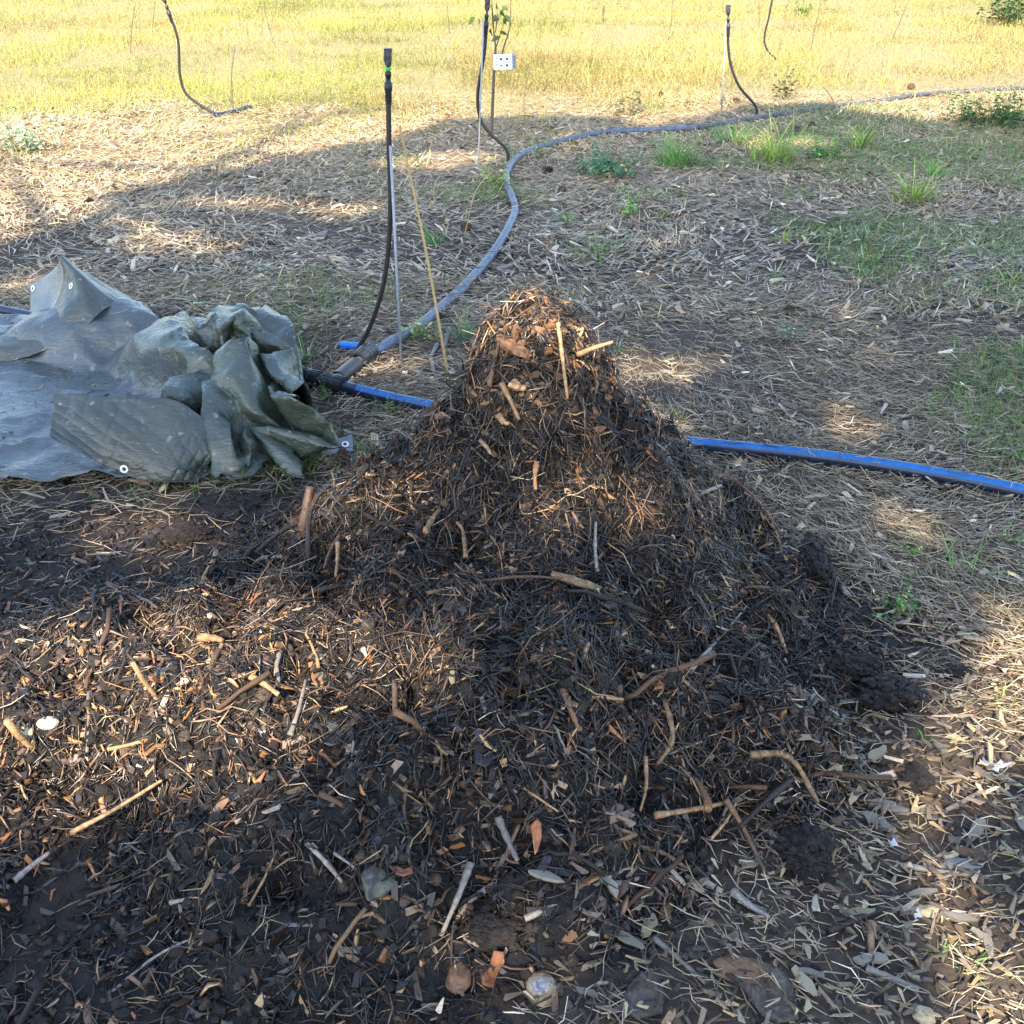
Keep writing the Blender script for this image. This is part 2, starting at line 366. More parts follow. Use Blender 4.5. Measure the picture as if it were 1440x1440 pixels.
def box_v(sx, sy, sz, c=(0, 0, 0)):
    s = np.array([[-1, -1, -1], [1, -1, -1], [1, 1, -1], [-1, 1, -1], [-1, -1, 1], [1, -1, 1], [1, 1, 1], [-1, 1, 1]])*.5
    return s*np.array([sx, sy, sz])+np.array(c), np.array([[0, 3, 2, 1], [4, 5, 6, 7], [0, 1, 5, 4], [1, 2, 6, 5], [2, 3, 7, 6], [3, 0, 4, 7]])
def ico(sub=1):
    t = (1+5**.5)/2
    v = [[-1, t, 0], [1, t, 0], [-1, -t, 0], [1, -t, 0], [0, -1, t], [0, 1, t], [0, -1, -t], [0, 1, -t], [t, 0, -1], [t, 0, 1], [-t, 0, -1], [-t, 0, 1]]
    f = [[0, 11, 5], [0, 5, 1], [0, 1, 7], [0, 7, 10], [0, 10, 11], [1, 5, 9], [5, 11, 4], [11, 10, 2], [10, 7, 6], [7, 1, 8], [3, 9, 4], [3, 4, 2], [3, 2, 6], [3, 6, 8], [3, 8, 9], [4, 9, 5], [2, 4, 11], [6, 2, 10], [8, 6, 7], [9, 8, 1]]
    v = [np.array(x)/np.linalg.norm(x) for x in v]
    for _ in range(sub):
        c = {}; nf = []
        def mid(a, b):
            k = (min(a, b), max(a, b))
            if k not in c:
                m = v[a]+v[b]; v.append(m/np.linalg.norm(m)); c[k] = len(v)-1
            return c[k]
        for a, b, d in f:
            x, y, z = mid(a, b), mid(b, d), mid(d, a); nf += [[a, x, z], [b, y, x], [d, z, y], [x, y, z]]
        f = nf
    return np.array(v), np.array(f)
def lump(seed, sub=3, amp=.25, freq=2.0, amp2=.08):
    v, f = ico(sub); s = 1+amp*2*(vnoise(v[:, 0]*freq+seed*3.1, v[:, 1]*freq+v[:, 2]*1.7, seed)+.0)+amp2*2*vnoise(v[:, 0]*freq*3+v[:, 2]*4, v[:, 1]*freq*3-seed, seed+9)
    return v*s[:, None], f

# ================================================================== SETTING
xs = np.concatenate([-np.geomspace(300, 5.2, 14), np.arange(-5, 5.01, .05), np.geomspace(5.2, 300, 14)])
ysn = np.concatenate([-np.geomspace(200, 1.2, 10), np.arange(-1, .5, .2), np.arange(.5, 9.5, .05), np.arange(9.5, 30, .25), np.geomspace(30, 600, 12)])
GX, GY = np.meshgrid(xs, ysn)
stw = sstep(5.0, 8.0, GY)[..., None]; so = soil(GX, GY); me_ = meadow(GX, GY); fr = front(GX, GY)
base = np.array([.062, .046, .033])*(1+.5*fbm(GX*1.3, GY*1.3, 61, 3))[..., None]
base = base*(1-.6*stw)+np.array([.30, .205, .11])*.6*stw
base = base*(1-so[..., None])+np.array([.030, .022, .017])*so[..., None]
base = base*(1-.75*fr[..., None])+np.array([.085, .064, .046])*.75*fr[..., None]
gcol = np.array([.22, .18, .075])
base = base*(1-me_[..., None])+gcol*me_[..., None]
nx, ny = len(xs), len(ysn)
ii = (np.arange(ny-1)*nx)[:, None]+np.arange(nx-1)[None]
gf = np.stack([ii, ii+1, ii+nx+1, ii+nx], -1).reshape(-1, 4)
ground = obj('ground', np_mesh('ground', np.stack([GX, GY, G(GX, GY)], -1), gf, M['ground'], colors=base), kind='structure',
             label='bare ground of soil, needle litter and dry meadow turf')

# heap body
hx = np.arange(-2.3, 1.75, .0115); hy = np.arange(.55, 3.5, .0115)
HX, HY = np.meshgrid(hx, hy); HZ = HEAP(HX, HY); gz = G(HX, HY)
keep = HZ > gz-.02
nx, ny = len(hx), len(hy)
ii = (np.arange(ny-1)*nx)[:, None]+np.arange(nx-1)[None]
fk = keep[:-1, :-1] & keep[1:, :-1] & keep[:-1, 1:] & keep[1:, 1:]
hf = np.stack([ii, ii+1, ii+nx+1, ii+nx], -1)[fk]
used = np.unique(hf); remap = np.full(nx*ny, -1); remap[used] = np.arange(len(used))
hv = np.stack([HX, HY, HZ], -1).reshape(-1, 3)[used]
hc = np.array([.007, .006, .0055])*np.exp(.9*fbm(hv[:, 0]*4, hv[:, 1]*4, 71, 4))[:, None]
heap = obj('compost_heap', np_mesh('compost_heap', hv, remap[hf], M['compost'], colors=hc),
           label='tall dark wet compost heap of twigs, roots and soil', cat='compost heap')

# ================================================================== COMPOST FIBRES AND CRUMBS (part of the heap, uncountable)
def heap_pts(N, zmin=-.012, loose=False):
    out = []
    while sum(len(o) for o in out) < N:
        p = np.stack([rng.uniform(-2.25, 1.6, N*2), rng.uniform(.6, 2.9, N*2)], -1)
        h = HEAP(p[:, 0], p[:, 1]); g = G(p[:, 0], p[:, 1])
        n = nrm(p[:, 0], p[:, 1])
        k = (rng.uniform(0, 1, len(p)) < .5+.5*sstep(1.15, 1.55, p[:, 1])) & ((h-g > zmin) | loose & (rng.uniform(.4, 2.6, len(p)) < soil(p[:, 0], p[:, 1]))) & (rng.uniform(0, 3.2, len(p)) < 1/n[:, 2]) & (p[:, 1] < 2.75)
        out.append(p[k])
    p = np.concatenate(out)[:N]
    return np.stack([p[:, 0], p[:, 1], H(p[:, 0], p[:, 1])], -1)
def downhill_dirs(P, n, spread):
    g = np.array([0, 0, -1.])-n*(-n[:, 2:3]); steep = np.linalg.norm(g, axis=1, keepdims=True)
    a = rng.uniform(0, 2*np.pi, len(P)); rnd = np.stack([np.cos(a), np.sin(a), rng.normal(0, .2, len(P))], -1)
    d = g*1.6*(1-spread)*rng.choice([1, 1, .2], (len(P), 1)) + rnd*(.5+spread)
    d = d-n*np.sum(d*n, -1, keepdims=True)+n*rng.normal(0, .22, (len(P), 1))
    return unit(d)
FIB = [(.006, .005, .0045), (.014, .0105, .0085), (.034, .022, .0155), (.10, .06, .033), (.29, .185, .09), (.22, .10, .04)]
def fibre_set(N, lmin, lmax, r0, r1, w, lift=.006, nseg=3):
    P = heap_pts(N, loose=True); n = nrm(P[:, 0], P[:, 1]); D = downhill_dirs(P, n, .28)
    L = rng.uniform(lmin, lmax, N)*rng.uniform(.6, 1.2, N)*(1-.4*sstep(.75, 1.0, np.hypot(P[:, 0]-HC[0], P[:, 1]-HC[1]))); R = rng.uniform(r0, r1, N)
    P = P+n*rng.uniform(-.3, 1, (N, 1))*lift
    b = rng.normal(0, .09, (N, 2)).clip(-.16, .16); b[:, 0] += .04
    V, F, k = strands(P, D, n, L, R, b, nseg=nseg, kink=rng.normal(0, .06, (N, nseg+1, 3))*L[:, None, None]*.6)
    c = pal(N, FIB, w, .35)
    top = sstep(.45, .68, P[:, 2])+1.15*np.exp(-((P[:, 0]+.8)/.55)**2-((P[:, 1]-1.72)/.30)**2)  # lighter at the peak; dry left lobe also brightened in colour as sunlit
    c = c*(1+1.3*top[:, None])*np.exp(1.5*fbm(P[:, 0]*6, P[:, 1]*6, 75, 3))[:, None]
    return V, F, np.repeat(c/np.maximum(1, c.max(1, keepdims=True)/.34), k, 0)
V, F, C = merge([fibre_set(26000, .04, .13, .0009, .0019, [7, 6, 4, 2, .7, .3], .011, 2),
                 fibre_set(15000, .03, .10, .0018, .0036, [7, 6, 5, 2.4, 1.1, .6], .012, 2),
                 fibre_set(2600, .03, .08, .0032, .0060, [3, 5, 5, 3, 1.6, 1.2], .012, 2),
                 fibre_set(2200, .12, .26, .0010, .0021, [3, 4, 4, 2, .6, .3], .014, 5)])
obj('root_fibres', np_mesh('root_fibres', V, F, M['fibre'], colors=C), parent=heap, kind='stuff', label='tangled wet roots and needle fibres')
# soil crumbs
def crumb_pts(N):
    a = heap_pts(N//2, -.03)
    out = []
    while sum(len(o) for o in out) < N-len(a):
        p = np.stack([rng.uniform(-1.8, 1.7, N), rng.uniform(.75, 3.0, N)], -1)
        w = np.maximum(soil(p[:, 0], p[:, 1]), .75*front(p[:, 0], p[:, 1]))*np.clip(1.9-.5*p[:, 1], .2, 1)
        out.append(p[rng.uniform(0, 1, N) < w])
    p = np.concatenate(out)[:N-len(a)]
    return np.concatenate([a, np.stack([p[:, 0], p[:, 1], H(p[:, 0], p[:, 1])], -1)])
parts = []
for s in range(5):
    tv, tf = lump(100+s, 0, .5, 1.6); tv = tv*rng.uniform(.65, 1.3, (12, 1)); N = 3800
    P = crumb_pts(N); n = nrm(P[:, 0], P[:, 1]); B = rot_basis(N, unit(n+rng.normal(0, .4, (N, 3))))
    r = np.exp(rng.normal(math.log(.0042), .55, N)).clip(.002, .0125)
    Sc = r[:, None]*rng.uniform(.6, 1.4, (N, 3))
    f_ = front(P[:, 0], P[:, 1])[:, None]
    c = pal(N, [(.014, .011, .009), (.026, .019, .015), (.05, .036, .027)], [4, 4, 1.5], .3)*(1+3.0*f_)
    big = r > .008; lv, lf = lump(140+s, 1, .45, 2.1, .3)
    parts.append(stamp(tv, tf, (P+n*r[:, None]*.3)[~big], B[~big], Sc[~big], c[~big])); parts.append(stamp(lv, lf, (P+n*r[:, None]*.2)[big], B[big], Sc[big], c[big]))
V, F, C = merge(parts)
obj('soil_crumbs', np_mesh('soil_crumbs', V, F, M['crumb'], colors=C), kind='stuff', label='dark crumbs of damp soil strewn round the heap')

# ================================================================== NEEDLE LITTER ON THE GROUND (uncountable)
def litter_pts(N, y0, y1, tight=True):
    out = []; tot = 0
    while tot < N:
        y = y0+(y1-y0)*rng.uniform(0, 1, N); x = rng.uniform(-1, 1, N)*(.56*y+.35); x = np.where(rng.uniform(0, 1, N) < .87, x, np.sign(x)*(.56*y+.35+rng.uniform(0, 1.3, N)))
        w = (1-.97*soil(x, y))*(1-.6*front(x, y))*(.35+.65*sstep(-.35, .25, fbm(x*1.7, y*1.7, 81, 3)))*(1-.8*meadow(x, y))*((.56*y+.35)/(.56*y1+.35))
        k = rng.uniform(0, 1, N) < w*1.1
        out.append(np.stack([x, y], -1)[k]); tot += k.sum()
    p = np.concatenate(out)[:N]; return np.stack([p[:, 0], p[:, 1], H(p[:, 0], p[:, 1])], -1)
NEE = [(.34, .283, .197), (.24, .19, .13), (.45, .385, .28), (.12, .09, .062), (.39, .288, .155), (.05, .039, .03)]
def needles(N, y0, y1, lmin, lmax, r0, r1, nseg, nside, w):
    P = litter_pts(N, y0, y1); n = unit(np.stack([rng.normal(0, .12, N), rng.normal(0, .12, N), np.ones(N)], -1))
    fld = 3*fbm(P[:, 0]*1.1, P[:, 1]*1.1, 91, 2)
    a = np.where(rng.uniform(0, 1, N) < .55, fld+rng.normal(0, .5, N), rng.uniform(0, 6.28, N))
    D = np.stack([np.cos(a), np.sin(a), rng.normal(0, .12, N)], -1); D = unit(D-n*np.sum(D*n, -1, keepdims=True)+n*rng.normal(0, .13, (N, 1)))
    L = rng.uniform(lmin, lmax, N); R = rng.uniform(r0, r1, N)
    P[:, 2] += rng.uniform(0, .022, N)
    b = rng.normal(0, .09, (N, 2)); b[:, 1] *= 1.6
    if nside > 2: V, F, k = strands(P, D, n, L, R, b, nseg=nseg, nside=nside)
    else: V, F, k = blades(P-D*L[:, None]*.5+[0, 0, .004], D, L, R*1.6, b[:, 1]*1.5, np.arctan2(D[:, 1], D[:, 0])+1.57, nseg)
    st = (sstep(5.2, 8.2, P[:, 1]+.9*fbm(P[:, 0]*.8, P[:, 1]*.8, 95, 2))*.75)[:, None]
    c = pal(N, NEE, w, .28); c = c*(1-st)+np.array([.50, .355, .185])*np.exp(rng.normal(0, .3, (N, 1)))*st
    return V, F, np.repeat(c, k, 0)
V, F, C = merge([needles(33000, 1.7, 4.8, .04, .07, .0009, .0018, 1, 3, [5, 4, 3, 3, 2, 2]), needles(28000, 1.7, 4.8, .06, .13, .0009, .0018, 2, 3, [5, 4, 3, 3, 2, 2]),
                 needles(98000, 4.2, 10.4, .05, .15, .0015, .0030, 1, 2, [5, 4, 3, 3, 3, 2]),
                 needles(7000, 1.0, 2.6, .02, .07, .0009, .0016, 2, 3, [5, 4, 3, 3, 2, 2])])
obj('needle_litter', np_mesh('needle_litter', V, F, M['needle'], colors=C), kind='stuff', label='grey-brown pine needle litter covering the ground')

# small shredded chips and bark bits, too many to count
tv, tf = box_v(1, 1, 1); parts = []
for s in range(6):
    t = tv+rng.normal(0, .13, tv.shape); t[[0, 3, 4, 7], 1] *= rng.uniform(.3, 1); N = 3600 if s < 4 else 1500
    P = litter_pts(N, 1.2, 9.8) if s < 4 else None
    if P is None:
        q = []
        while sum(map(len, q)) < N:
            x = rng.uniform(-.2, 2.3, N); y = rng.uniform(.8, 2.6, N); q.append(np.stack([x, y], -1)[rng.uniform(0, 1, N) < np.maximum(front(x, y), .05)])
        q = np.concatenate(q)[:N]; P = np.stack([q[:, 0], q[:, 1], H(q[:, 0], q[:, 1])], -1)
    B = rot_basis(N, unit(np.stack([rng.normal(0, .3, N), rng.normal(0, .3, N), np.ones(N)], -1)))
    g = np.where(P[:, 1] > 4, 1.5, 1.0) if s < 4 else np.full(N, .55)
    Sc = np.stack([rng.uniform(.014, .058, N)*g, rng.uniform(.005, .017, N)*g, rng.uniform(.002, .005, N)*g], -1)
    P[:, 2] += rng.uniform(.002, .022, N)
    parts.append(stamp(t, tf, P, B, Sc, pal(N, [(.29, .243, .182), (.2, .158, .112), (.41, .345, .245), (.09, .066, .048), (.32, .225, .12)] if s < 4 else [(.20, .155, .10), (.12, .088, .06), (.32, .25, .155), (.06, .043, .031), (.24, .155, .08)], [4, 4, 2, 3, 2], .35)))
V, F, C = merge(parts)
obj('shredded_chips', np_mesh('shredded_chips', V, F, M['chip'], smooth=False, colors=C), kind='stuff', label='small shredded wood chips scattered through the litter')

# fine chips through the compost
parts = []
for s in range(4):
    t = tv+rng.normal(0, .13, tv.shape); N = 1500
    P = heap_pts(N, loose=True); n = nrm(P[:, 0], P[:, 1]); B = rot_basis(N, unit(n+rng.normal(0, .45, (N, 3))))
    Sc = np.stack([rng.uniform(.010, .042, N), rng.uniform(.004, .014, N), rng.uniform(.002, .006, N)], -1)
    c = pal(N, [(.016, .012, .010), (.04, .025, .017), (.11, .062, .03), (.30, .18, .08), (.32, .14, .05)], [5, 4, 2, .6, .5], .35)
    top = sstep(.5, .7, P[:, 2])+1.6*np.exp(-((P[:, 0]+.8)/.55)**2-((P[:, 1]-1.72)/.30)**2)  # paler peak chips; left lobe's sunlit brightness partly put into chip colour
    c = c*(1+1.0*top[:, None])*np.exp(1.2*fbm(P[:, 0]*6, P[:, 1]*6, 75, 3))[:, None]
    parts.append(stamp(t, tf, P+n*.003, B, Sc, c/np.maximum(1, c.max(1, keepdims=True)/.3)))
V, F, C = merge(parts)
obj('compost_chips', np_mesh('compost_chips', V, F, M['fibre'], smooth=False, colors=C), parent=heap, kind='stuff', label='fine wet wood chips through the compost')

# ================================================================== TWIGS AND CHIPS ONE BY ONE
TW = {}
for mname in ('twig_dark', 'twig_brown', 'twig_tan', 'twig_orange', 'twig_grey'):
    TW[mname] = []
    for s in range(5):
        n = 6; p = np.zeros((n, 3)); p[:, 0] = np.linspace(-.5, .5, n); p[1:-1, 1:] += rng.normal(0, .02, (n-2, 2)); p[:, 2] += .05*rng.normal()*(1-(2*p[:, 0])**2)
        V, F = tube(p, np.linspace(.030, .020, n)*rng.uniform(.85, 1.2, n), nside=6, sub=1)
        TW[mname].append(np_mesh('twig', V, F, M[mname]))
CH = {}
for mname in ('chip_pale', 'chip_grey', 'chip_brown', 'twig_orange'):
    CH[mname] = []
    for s in range(5):
        x = np.linspace(-.5, .5, 5); w = .5*np.array([.45, .95, 1, .85, .3])*rng.uniform(.75, 1.2, 5); z = rng.normal(0, .12, 5); y = rng.normal(0, .12, 5)
        V = np.concatenate([np.stack([x+rng.normal(0, .04, 5), y+sg*w, z+h*.5+rng.normal(0, .06, 5)], -1) for sg, h in ((-1, -1), (1, -1), (1, 1), (-1, 1))])
        F = []
        for i in range(4):
            for a, b in ((0, 1), (1, 2), (2, 3), (3, 0)): F.append([a*5+i, a*5+i+1, b*5+i+1, b*5+i])
        F += [[0, 5, 10, 15], [4, 19, 14, 9]]
        CH[mname].append(np_mesh('wood_chip', V, np.array(F), M[mname], smooth=False))
def place(name, me, p, x_axis, n, scale, **k):
    x = unit(np.asarray(x_axis, float)); z = unit(n-x*np.dot(n, x)); y = np.cross(z, x)
    o = bpy.data.objects.new(name, me)
    o.matrix_world = Matrix(((x[0]*scale[0], y[0]*scale[1], z[0]*scale[2], p[0]), (x[1]*scale[0], y[1]*scale[1], z[1]*scale[2], p[1]), (x[2]*scale[0], y[2]*scale[1], z[2]*scale[2], p[2]), (0, 0, 0, 1)))
    return finish(o, **k)
# twigs through the heap
N = 235; P = heap_pts(N, .0); n = nrm(P[:, 0], P[:, 1]); D = downhill_dirs(P, n, .5)
for i in range(N):
    L = float(np.exp(rng.normal(math.log(.105), .45))); L = min(L, .055 if P[i, 2] > .45 else .22); r = float(rng.uniform(.09, .22)*min(1.3, .08/L)+.02)
    mn = random.choices(['twig_dark', 'twig_brown', 'twig_tan', 'twig_orange', 'twig_grey'], [7, 7, 2, .8, .8])[0]
    w = L*(1+r*4)
    place('twig', random.choice(TW[mn]), P[i]+n[i]*(.006+.1*r*L), D[i], n[i], (L, w*.8, w*.8), parent=heap)
N = 190; P = heap_pts(N, .0); n = nrm(P[:, 0], P[:, 1]); D = downhill_dirs(P, n, .8)
topn = np.stack([rng.normal(.08, .085, 130), rng.normal(2.27, .085, 130)], -1); P[:130, :2] = topn; P[:130, 2] = H(topn[:, 0], topn[:, 1]); n = nrm(P[:, 0], P[:, 1])
for i in range(N):
    L = float(rng.uniform(.016, .036)); mn = random.choices(['chip_pale', 'chip_brown', 'twig_orange'], [.5, 5, 1.6] if i < 130 else [.4, 5, .6])[0]
    place('wood_chip', random.choice(CH[mn]), P[i]+n[i]*.008, D[i], unit(n[i]+rng.normal(0, .25, 3)), (L, L*rng.uniform(.25, .6), L*rng.uniform(.12, .3)), parent=heap)
# chips lying on the litter and the bare soil
cnt = 0; P = np.concatenate([litter_pts(175, 1.9, 6.5), litter_pts(30, 6, 9)])
q = []
while sum(map(len, q)) < 95:
    x = rng.uniform(-.1, 1.5, 60); y = rng.uniform(.95, 2.3, 60); q.append(np.stack([x, y], -1)[rng.uniform(0, 1, 60) < front(x, y)])
q = np.concatenate(q)[:95]; P = np.concatenate([P, np.stack([q[:, 0], q[:, 1], H(q[:, 0], q[:, 1])], -1)])
for i, p in enumerate(P):
    near = i >= 205; L = float(rng.uniform(.025, .06) if near else rng.uniform(.04, .115))
    a = rng.uniform(0, 6.28); nn = unit(np.array([rng.normal(0, .2), rng.normal(0, .2), 1]))
    mn = random.choices(['chip_pale', 'chip_grey', 'chip_brown'], [3, 4, 1.5])[0]
    place('wood_chip', random.choice(CH[mn]), p+[0, 0, .012], (math.cos(a), math.sin(a), rng.normal(0, .12)), nn, (L, L*rng.uniform(.18, .4), L*rng.uniform(.08, .18)), parent=ground)

# sticks measured one by one: pixel path, thickness in pixels, material
ST = [
 ([(785, 455), (791, 505), (798, 562)], 4, 'twig_tan'), ([(812, 500), (862, 482)], 4.5, 'twig_tan'), ([(600, 835), (700, 815), (770, 813), (842, 826)], 3.5, 'twig_brown'),
 ([(598, 750), (618, 718)], 5.5, 'twig_tan'), ([(655, 785), (651, 748), (642, 735)], 4, 'twig_tan'), ([(840, 805), (838, 735)], 3.5, 'twig_grey'),
 ([(790, 970), (802, 1000), (815, 1030)], 7, 'twig_brown'), ([(935, 985), (946, 1040), (925, 1075)], 4.5, 'twig_tan'), ([(555, 960), (558, 1030), (578, 1098), (610, 1140)], 4.5, 'twig_brown'),
 ([(738, 1293), (800, 1265), (875, 1225)], 5, 'twig_grey'), ([(662, 1215), (645, 1260), (620, 1318)], 6, 'twig_grey'), ([(908, 1065), (900, 1142)], 3.5, 'twig_tan'),
 ([(920, 1148), (970, 1140), (1022, 1130)], 5, 'twig_tan'), ([(1055, 1062), (1110, 1066), (1150, 1130)], 6, 'twig_tan'), ([(1115, 1095), (1075, 1130), (1040, 1165)], 6, 'twig_dark'),
 ([(1020, 1125), (1045, 1165), (1076, 1228)], 5, 'twig_brown'), ([(970, 945), (1010, 900), (1057, 845)], 4, 'twig_grey'), ([(1062, 850), (1090, 880), (1106, 920)], 4.5, 'twig_tan'),
 ([(1010, 872), (1022, 910), (1036, 952)], 5, 'twig_dark'), ([(475, 762), (472, 812)], 4, 'twig_tan'), ([(100, 1172), (160, 1140), (228, 1098)], 4, 'twig_tan'),
 ([(280, 898), (314, 903)], 6.5, 'twig_orange'), ([(313, 906), (300, 942)], 3.5, 'twig_tan'), ([(348, 950), (392, 978)], 6, 'twig_tan'), ([(408, 1035), (420, 1000), (430, 958)], 4.5, 'twig_grey'),
 ([(0, 1020), (45, 1000)], 5, 'twig_tan'), ([(398, 1303), (480, 1302), (562, 1296)], 5, 'twig_grey'), ([(430, 1185), (455, 1210), (482, 1242)], 5, 'twig_grey'), ([(350, 1275), (372, 1235), (390, 1195)], 2.5, 'twig_tan'),
 ([(340, 1270), (352, 1225)], 2.5, 'twig_brown'), ([(150, 1402), (220, 1345), (290, 1312)], 2.5, 'twig_grey'), ([(1268, 1218), (1320, 1226), (1368, 1232)], 4.5, 'twig_grey'), ([(1165, 1312), (1200, 1296), (1242, 1280)], 6, 'twig_dark'),
 ([(1225, 1300), (1226, 1352)], 6.5, 'twig_tan'), ([(1218, 1363), (1255, 1378), (1292, 1392)], 5.5, 'twig_grey'), ([(920, 1320), (955, 1350), (992, 1384)], 4.5, 'twig_grey'), ([(1030, 1255), (1055, 1275), (1082, 1292)], 6, 'twig_grey'),
 ([(705, 540), (718, 565), (730, 592)], 5, 'twig_tan'), ([(700, 585), (716, 598)], 6, 'twig_tan'), ([(688, 545), (698, 500), (702, 480)], 4.5, 'twig_brown'), ([(675, 620), (690, 640)], 4, 'twig_tan'),
 ([(755, 650), (753, 690)], 5, 'twig_orange'), ([(470, 1200), (540, 1250)], 2.5, 'twig_grey'), ([(890, 1190), (930, 1200), (970, 1225)], 5, 'twig_brown'), ([(730, 1160), (712, 1205), (730, 1215)], 3.5, 'twig_brown'),
 ([(700, 1150), (715, 1185), (728, 1212)], 6, 'twig_grey'), ([(1000, 1180), (1035, 1130)], 3, 'twig_tan'), ([(560, 1020), (640, 985)], 2.5, 'twig_brown'), ([(830, 1000), (880, 930)], 2.5, 'twig_brown'),
 ([(760, 870), (735, 950), (728, 1000)], 2.5, 'twig_brown'), ([(1100, 1130), (1145, 1115)], 4, 'twig_dark'), ([(1330, 1140), (1400, 1110), (1440, 1140)], 4, 'twig_grey'), ([(1180, 830), (1215, 797), (1255, 812)], 4, 'twig_dark'),
 ([(520, 690), (470, 765), (455, 800)], 3, 'twig_brown'), ([(240, 1270), (330, 1240)], 3, 'twig_grey'), ([(20, 1240), (70, 1200)], 5, 'twig_grey'), ([(0, 930), (40, 905)], 5, 'twig_brown'), ([(665, 1085), (720, 1100), (785, 1142)], 3, 'twig_tan'),
]
for path, w, mn in ST:
    pts = []
    for (u, v) in path:
        p = sp(u, v)
        if pts and np.linalg.norm(p-pts[-1]) > .30: p = yp(u, v, pts[-1][1])
        r = w/PXF*np.linalg.norm(p-[0, 0, CAM_H]); toward = unit(np.array([0, 0, CAM_H])-p)
        pts.append(p+toward*(r*.9+(.024 if p[2] > .05 else .007))+np.array([0, 0, r*.3]))
    on_heap = HEAP(pts[0][0], pts[0][1]) > G(pts[0][0], pts[0][1])
    r = w*.5*1.15/PXF*np.linalg.norm(pts[0]-[0, 0, CAM_H])*1.35
    V, F = tube(pts if len(pts) > 2 else [pts[0], (np.array(pts[0])+pts[1])/2+rng.normal(0, .003, 3), pts[1]], [r*x for x in np.linspace(1.15, .62, max(3, len(pts)))], nside=8, sub=6, wob=.11)
    obj('stick', np_mesh('stick', V, F, M[mn]), parent=heap if on_heap else ground)

# ================================================================== DISTINCT THINGS ON AND ROUND THE HEAP
def rock(name, u, v, w, h, material, label, cat, seed, sub=3, amp=.22, flat=.6, group=None, lift=.4, yaw=0):
    p = hp(u, v); d = np.linalg.norm(p-[0, 0, CAM_H]); rx = w/2/PXF*d; ry = h/2/PXF*d*1.15
    Vv, Ff = lump(seed, sub, amp, 1.6, .07 if 'clod' not in name else .22)
    if 'clod' in name: Vv = Vv*(1+rng.normal(0, .05, (len(Vv), 1)))
    c, s = math.cos(yaw), math.sin(yaw)
    if 'clod' in name:
        kk = rng.integers(0, len(Vv), 420); lv, lf = lump(seed+7, 0, .5, 1.6); q_ = Vv[kk]*rng.uniform(.95, 1.04, (420, 1))
        big, bf, _ = stamp(lv, lf, q_, rot_basis(420, unit(q_)), rng.uniform(.06, .2, (420, 1))*rng.uniform(.6, 1.4, (420, 3)), np.zeros((420, 3)))
        Ff = np.concatenate([Ff, bf+len(Vv)]); Vv = np.concatenate([Vv, big])
    Vv = Vv*np.array([rx, ry, min(rx, ry)*flat])
    Vv = Vv @ np.array([[c, s, 0], [-s, c, 0], [0, 0, 1]])
    o = obj(name, np_mesh(name, Vv, Ff, material, smooth='clod' not in name), label=label, cat=cat, group=group)
    o.location = p+np.array([0, 0, min(rx, ry)*flat*(lift if 'clod' not in name else .75)]); return o
def chunk(name, a, b, rpx, material, label, cat):
    p, q = sp(*a), sp(*b); q = q if np.linalg.norm(q-p) < .2 else yp(*b, p[1]); d = np.linalg.norm(p-[0, 0, CAM_H]); r = rpx/PXF*d; lift = unit(np.array([0, 0, CAM_H])-p)*(r*.7+.018)
    V, F = tube([p+lift, p*.6+q*.4+lift*1.1, p*.3+q*.7+lift*1.05, q+lift], [r*.75, r*1.05, r, r*.6], nside=7, sub=2, wob=.10, flat=.75)
    V = V+rng.normal(0, r*.09, V.shape)
    o = obj(name, np_mesh(name, V, F, material, smooth=False), label=label, cat=cat)
chunk('wood_chunk', (703, 475), (743, 502), 10, M['twig_orange'], 'thick orange-brown chunk of wood near the top of the heap', 'wood chunk')
chunk('wood_chunk', (735, 421), (764, 430), 7, M['twig_orange'], 'small orange wood chunk on the very peak of the heap', 'wood chunk')
chunk('wood_chunk', (716, 540), (738, 546), 7, M['twig_tan'], 'squarish yellow-tan wood chunk below the thick orange one', 'wood chunk')
chunk('split_wood', (776, 807), (844, 828), 7.5, M['twig_tan'], 'long pale split piece of wood across the middle of the heap', 'wood piece')
fruit = rock('rotten_fruit', 761, 1394, 41, 41, M['rot'], 'round pale rotting fruit with blue and white mould at the bottom edge', 'fruit', 305, amp=.05, flat=.62)
p = np.array(fruit.location); Vv, Ff = lump(306, 3, .08, 1.6, .05); Vv = Vv*np.array([.0145, .0145, .005])
obj('mould_patch', np_mesh('mould_patch', Vv+[0.0, -.003, .0125], Ff, M['mould']), parent=fruit, label='blue and white mould')
rock('bark_nodule', 645, 1376, 32, 40, M['twig_brown'], 'brown oval lump of bark beside the rotting fruit', 'bark', 307, amp=.15)
rock('lichen_stone', 531, 1246, 44, 48, M['lichen'], 'dark stone with pale yellow-green lichen in the damp soil', 'stone', 308, amp=.2, flat=.7)
rock('eggshell', 68, 1019, 27, 18, M['shell'], 'white eggshell fragment in the sunlit compost', 'eggshell', 309, amp=.08, flat=.7)
rock('yellow_chip', 41, 1031, 24, 26, M['chip_pale'], 'yellowish lump of wood next to the white eggshell', 'wood chunk', 310, amp=.25)
rock('yellow_chip', 585, 1138, 18, 24, M['chip_pale'], 'pale yellow speckled chip in the dark lower front of the heap', 'wood chip', 311, amp=.2)
rock('grey_stone', 1350, 1218, 54, 17, M['stone'], 'flat grey oval stone on the chip-strewn soil', 'stone', 312, amp=.12)
rock('pale_chip', 1307, 1283, 50, 17, M['chip_pale'], 'oval pale wood chip lying below the grey oval stone', 'wood chip', 313, amp=.1, flat=.5)
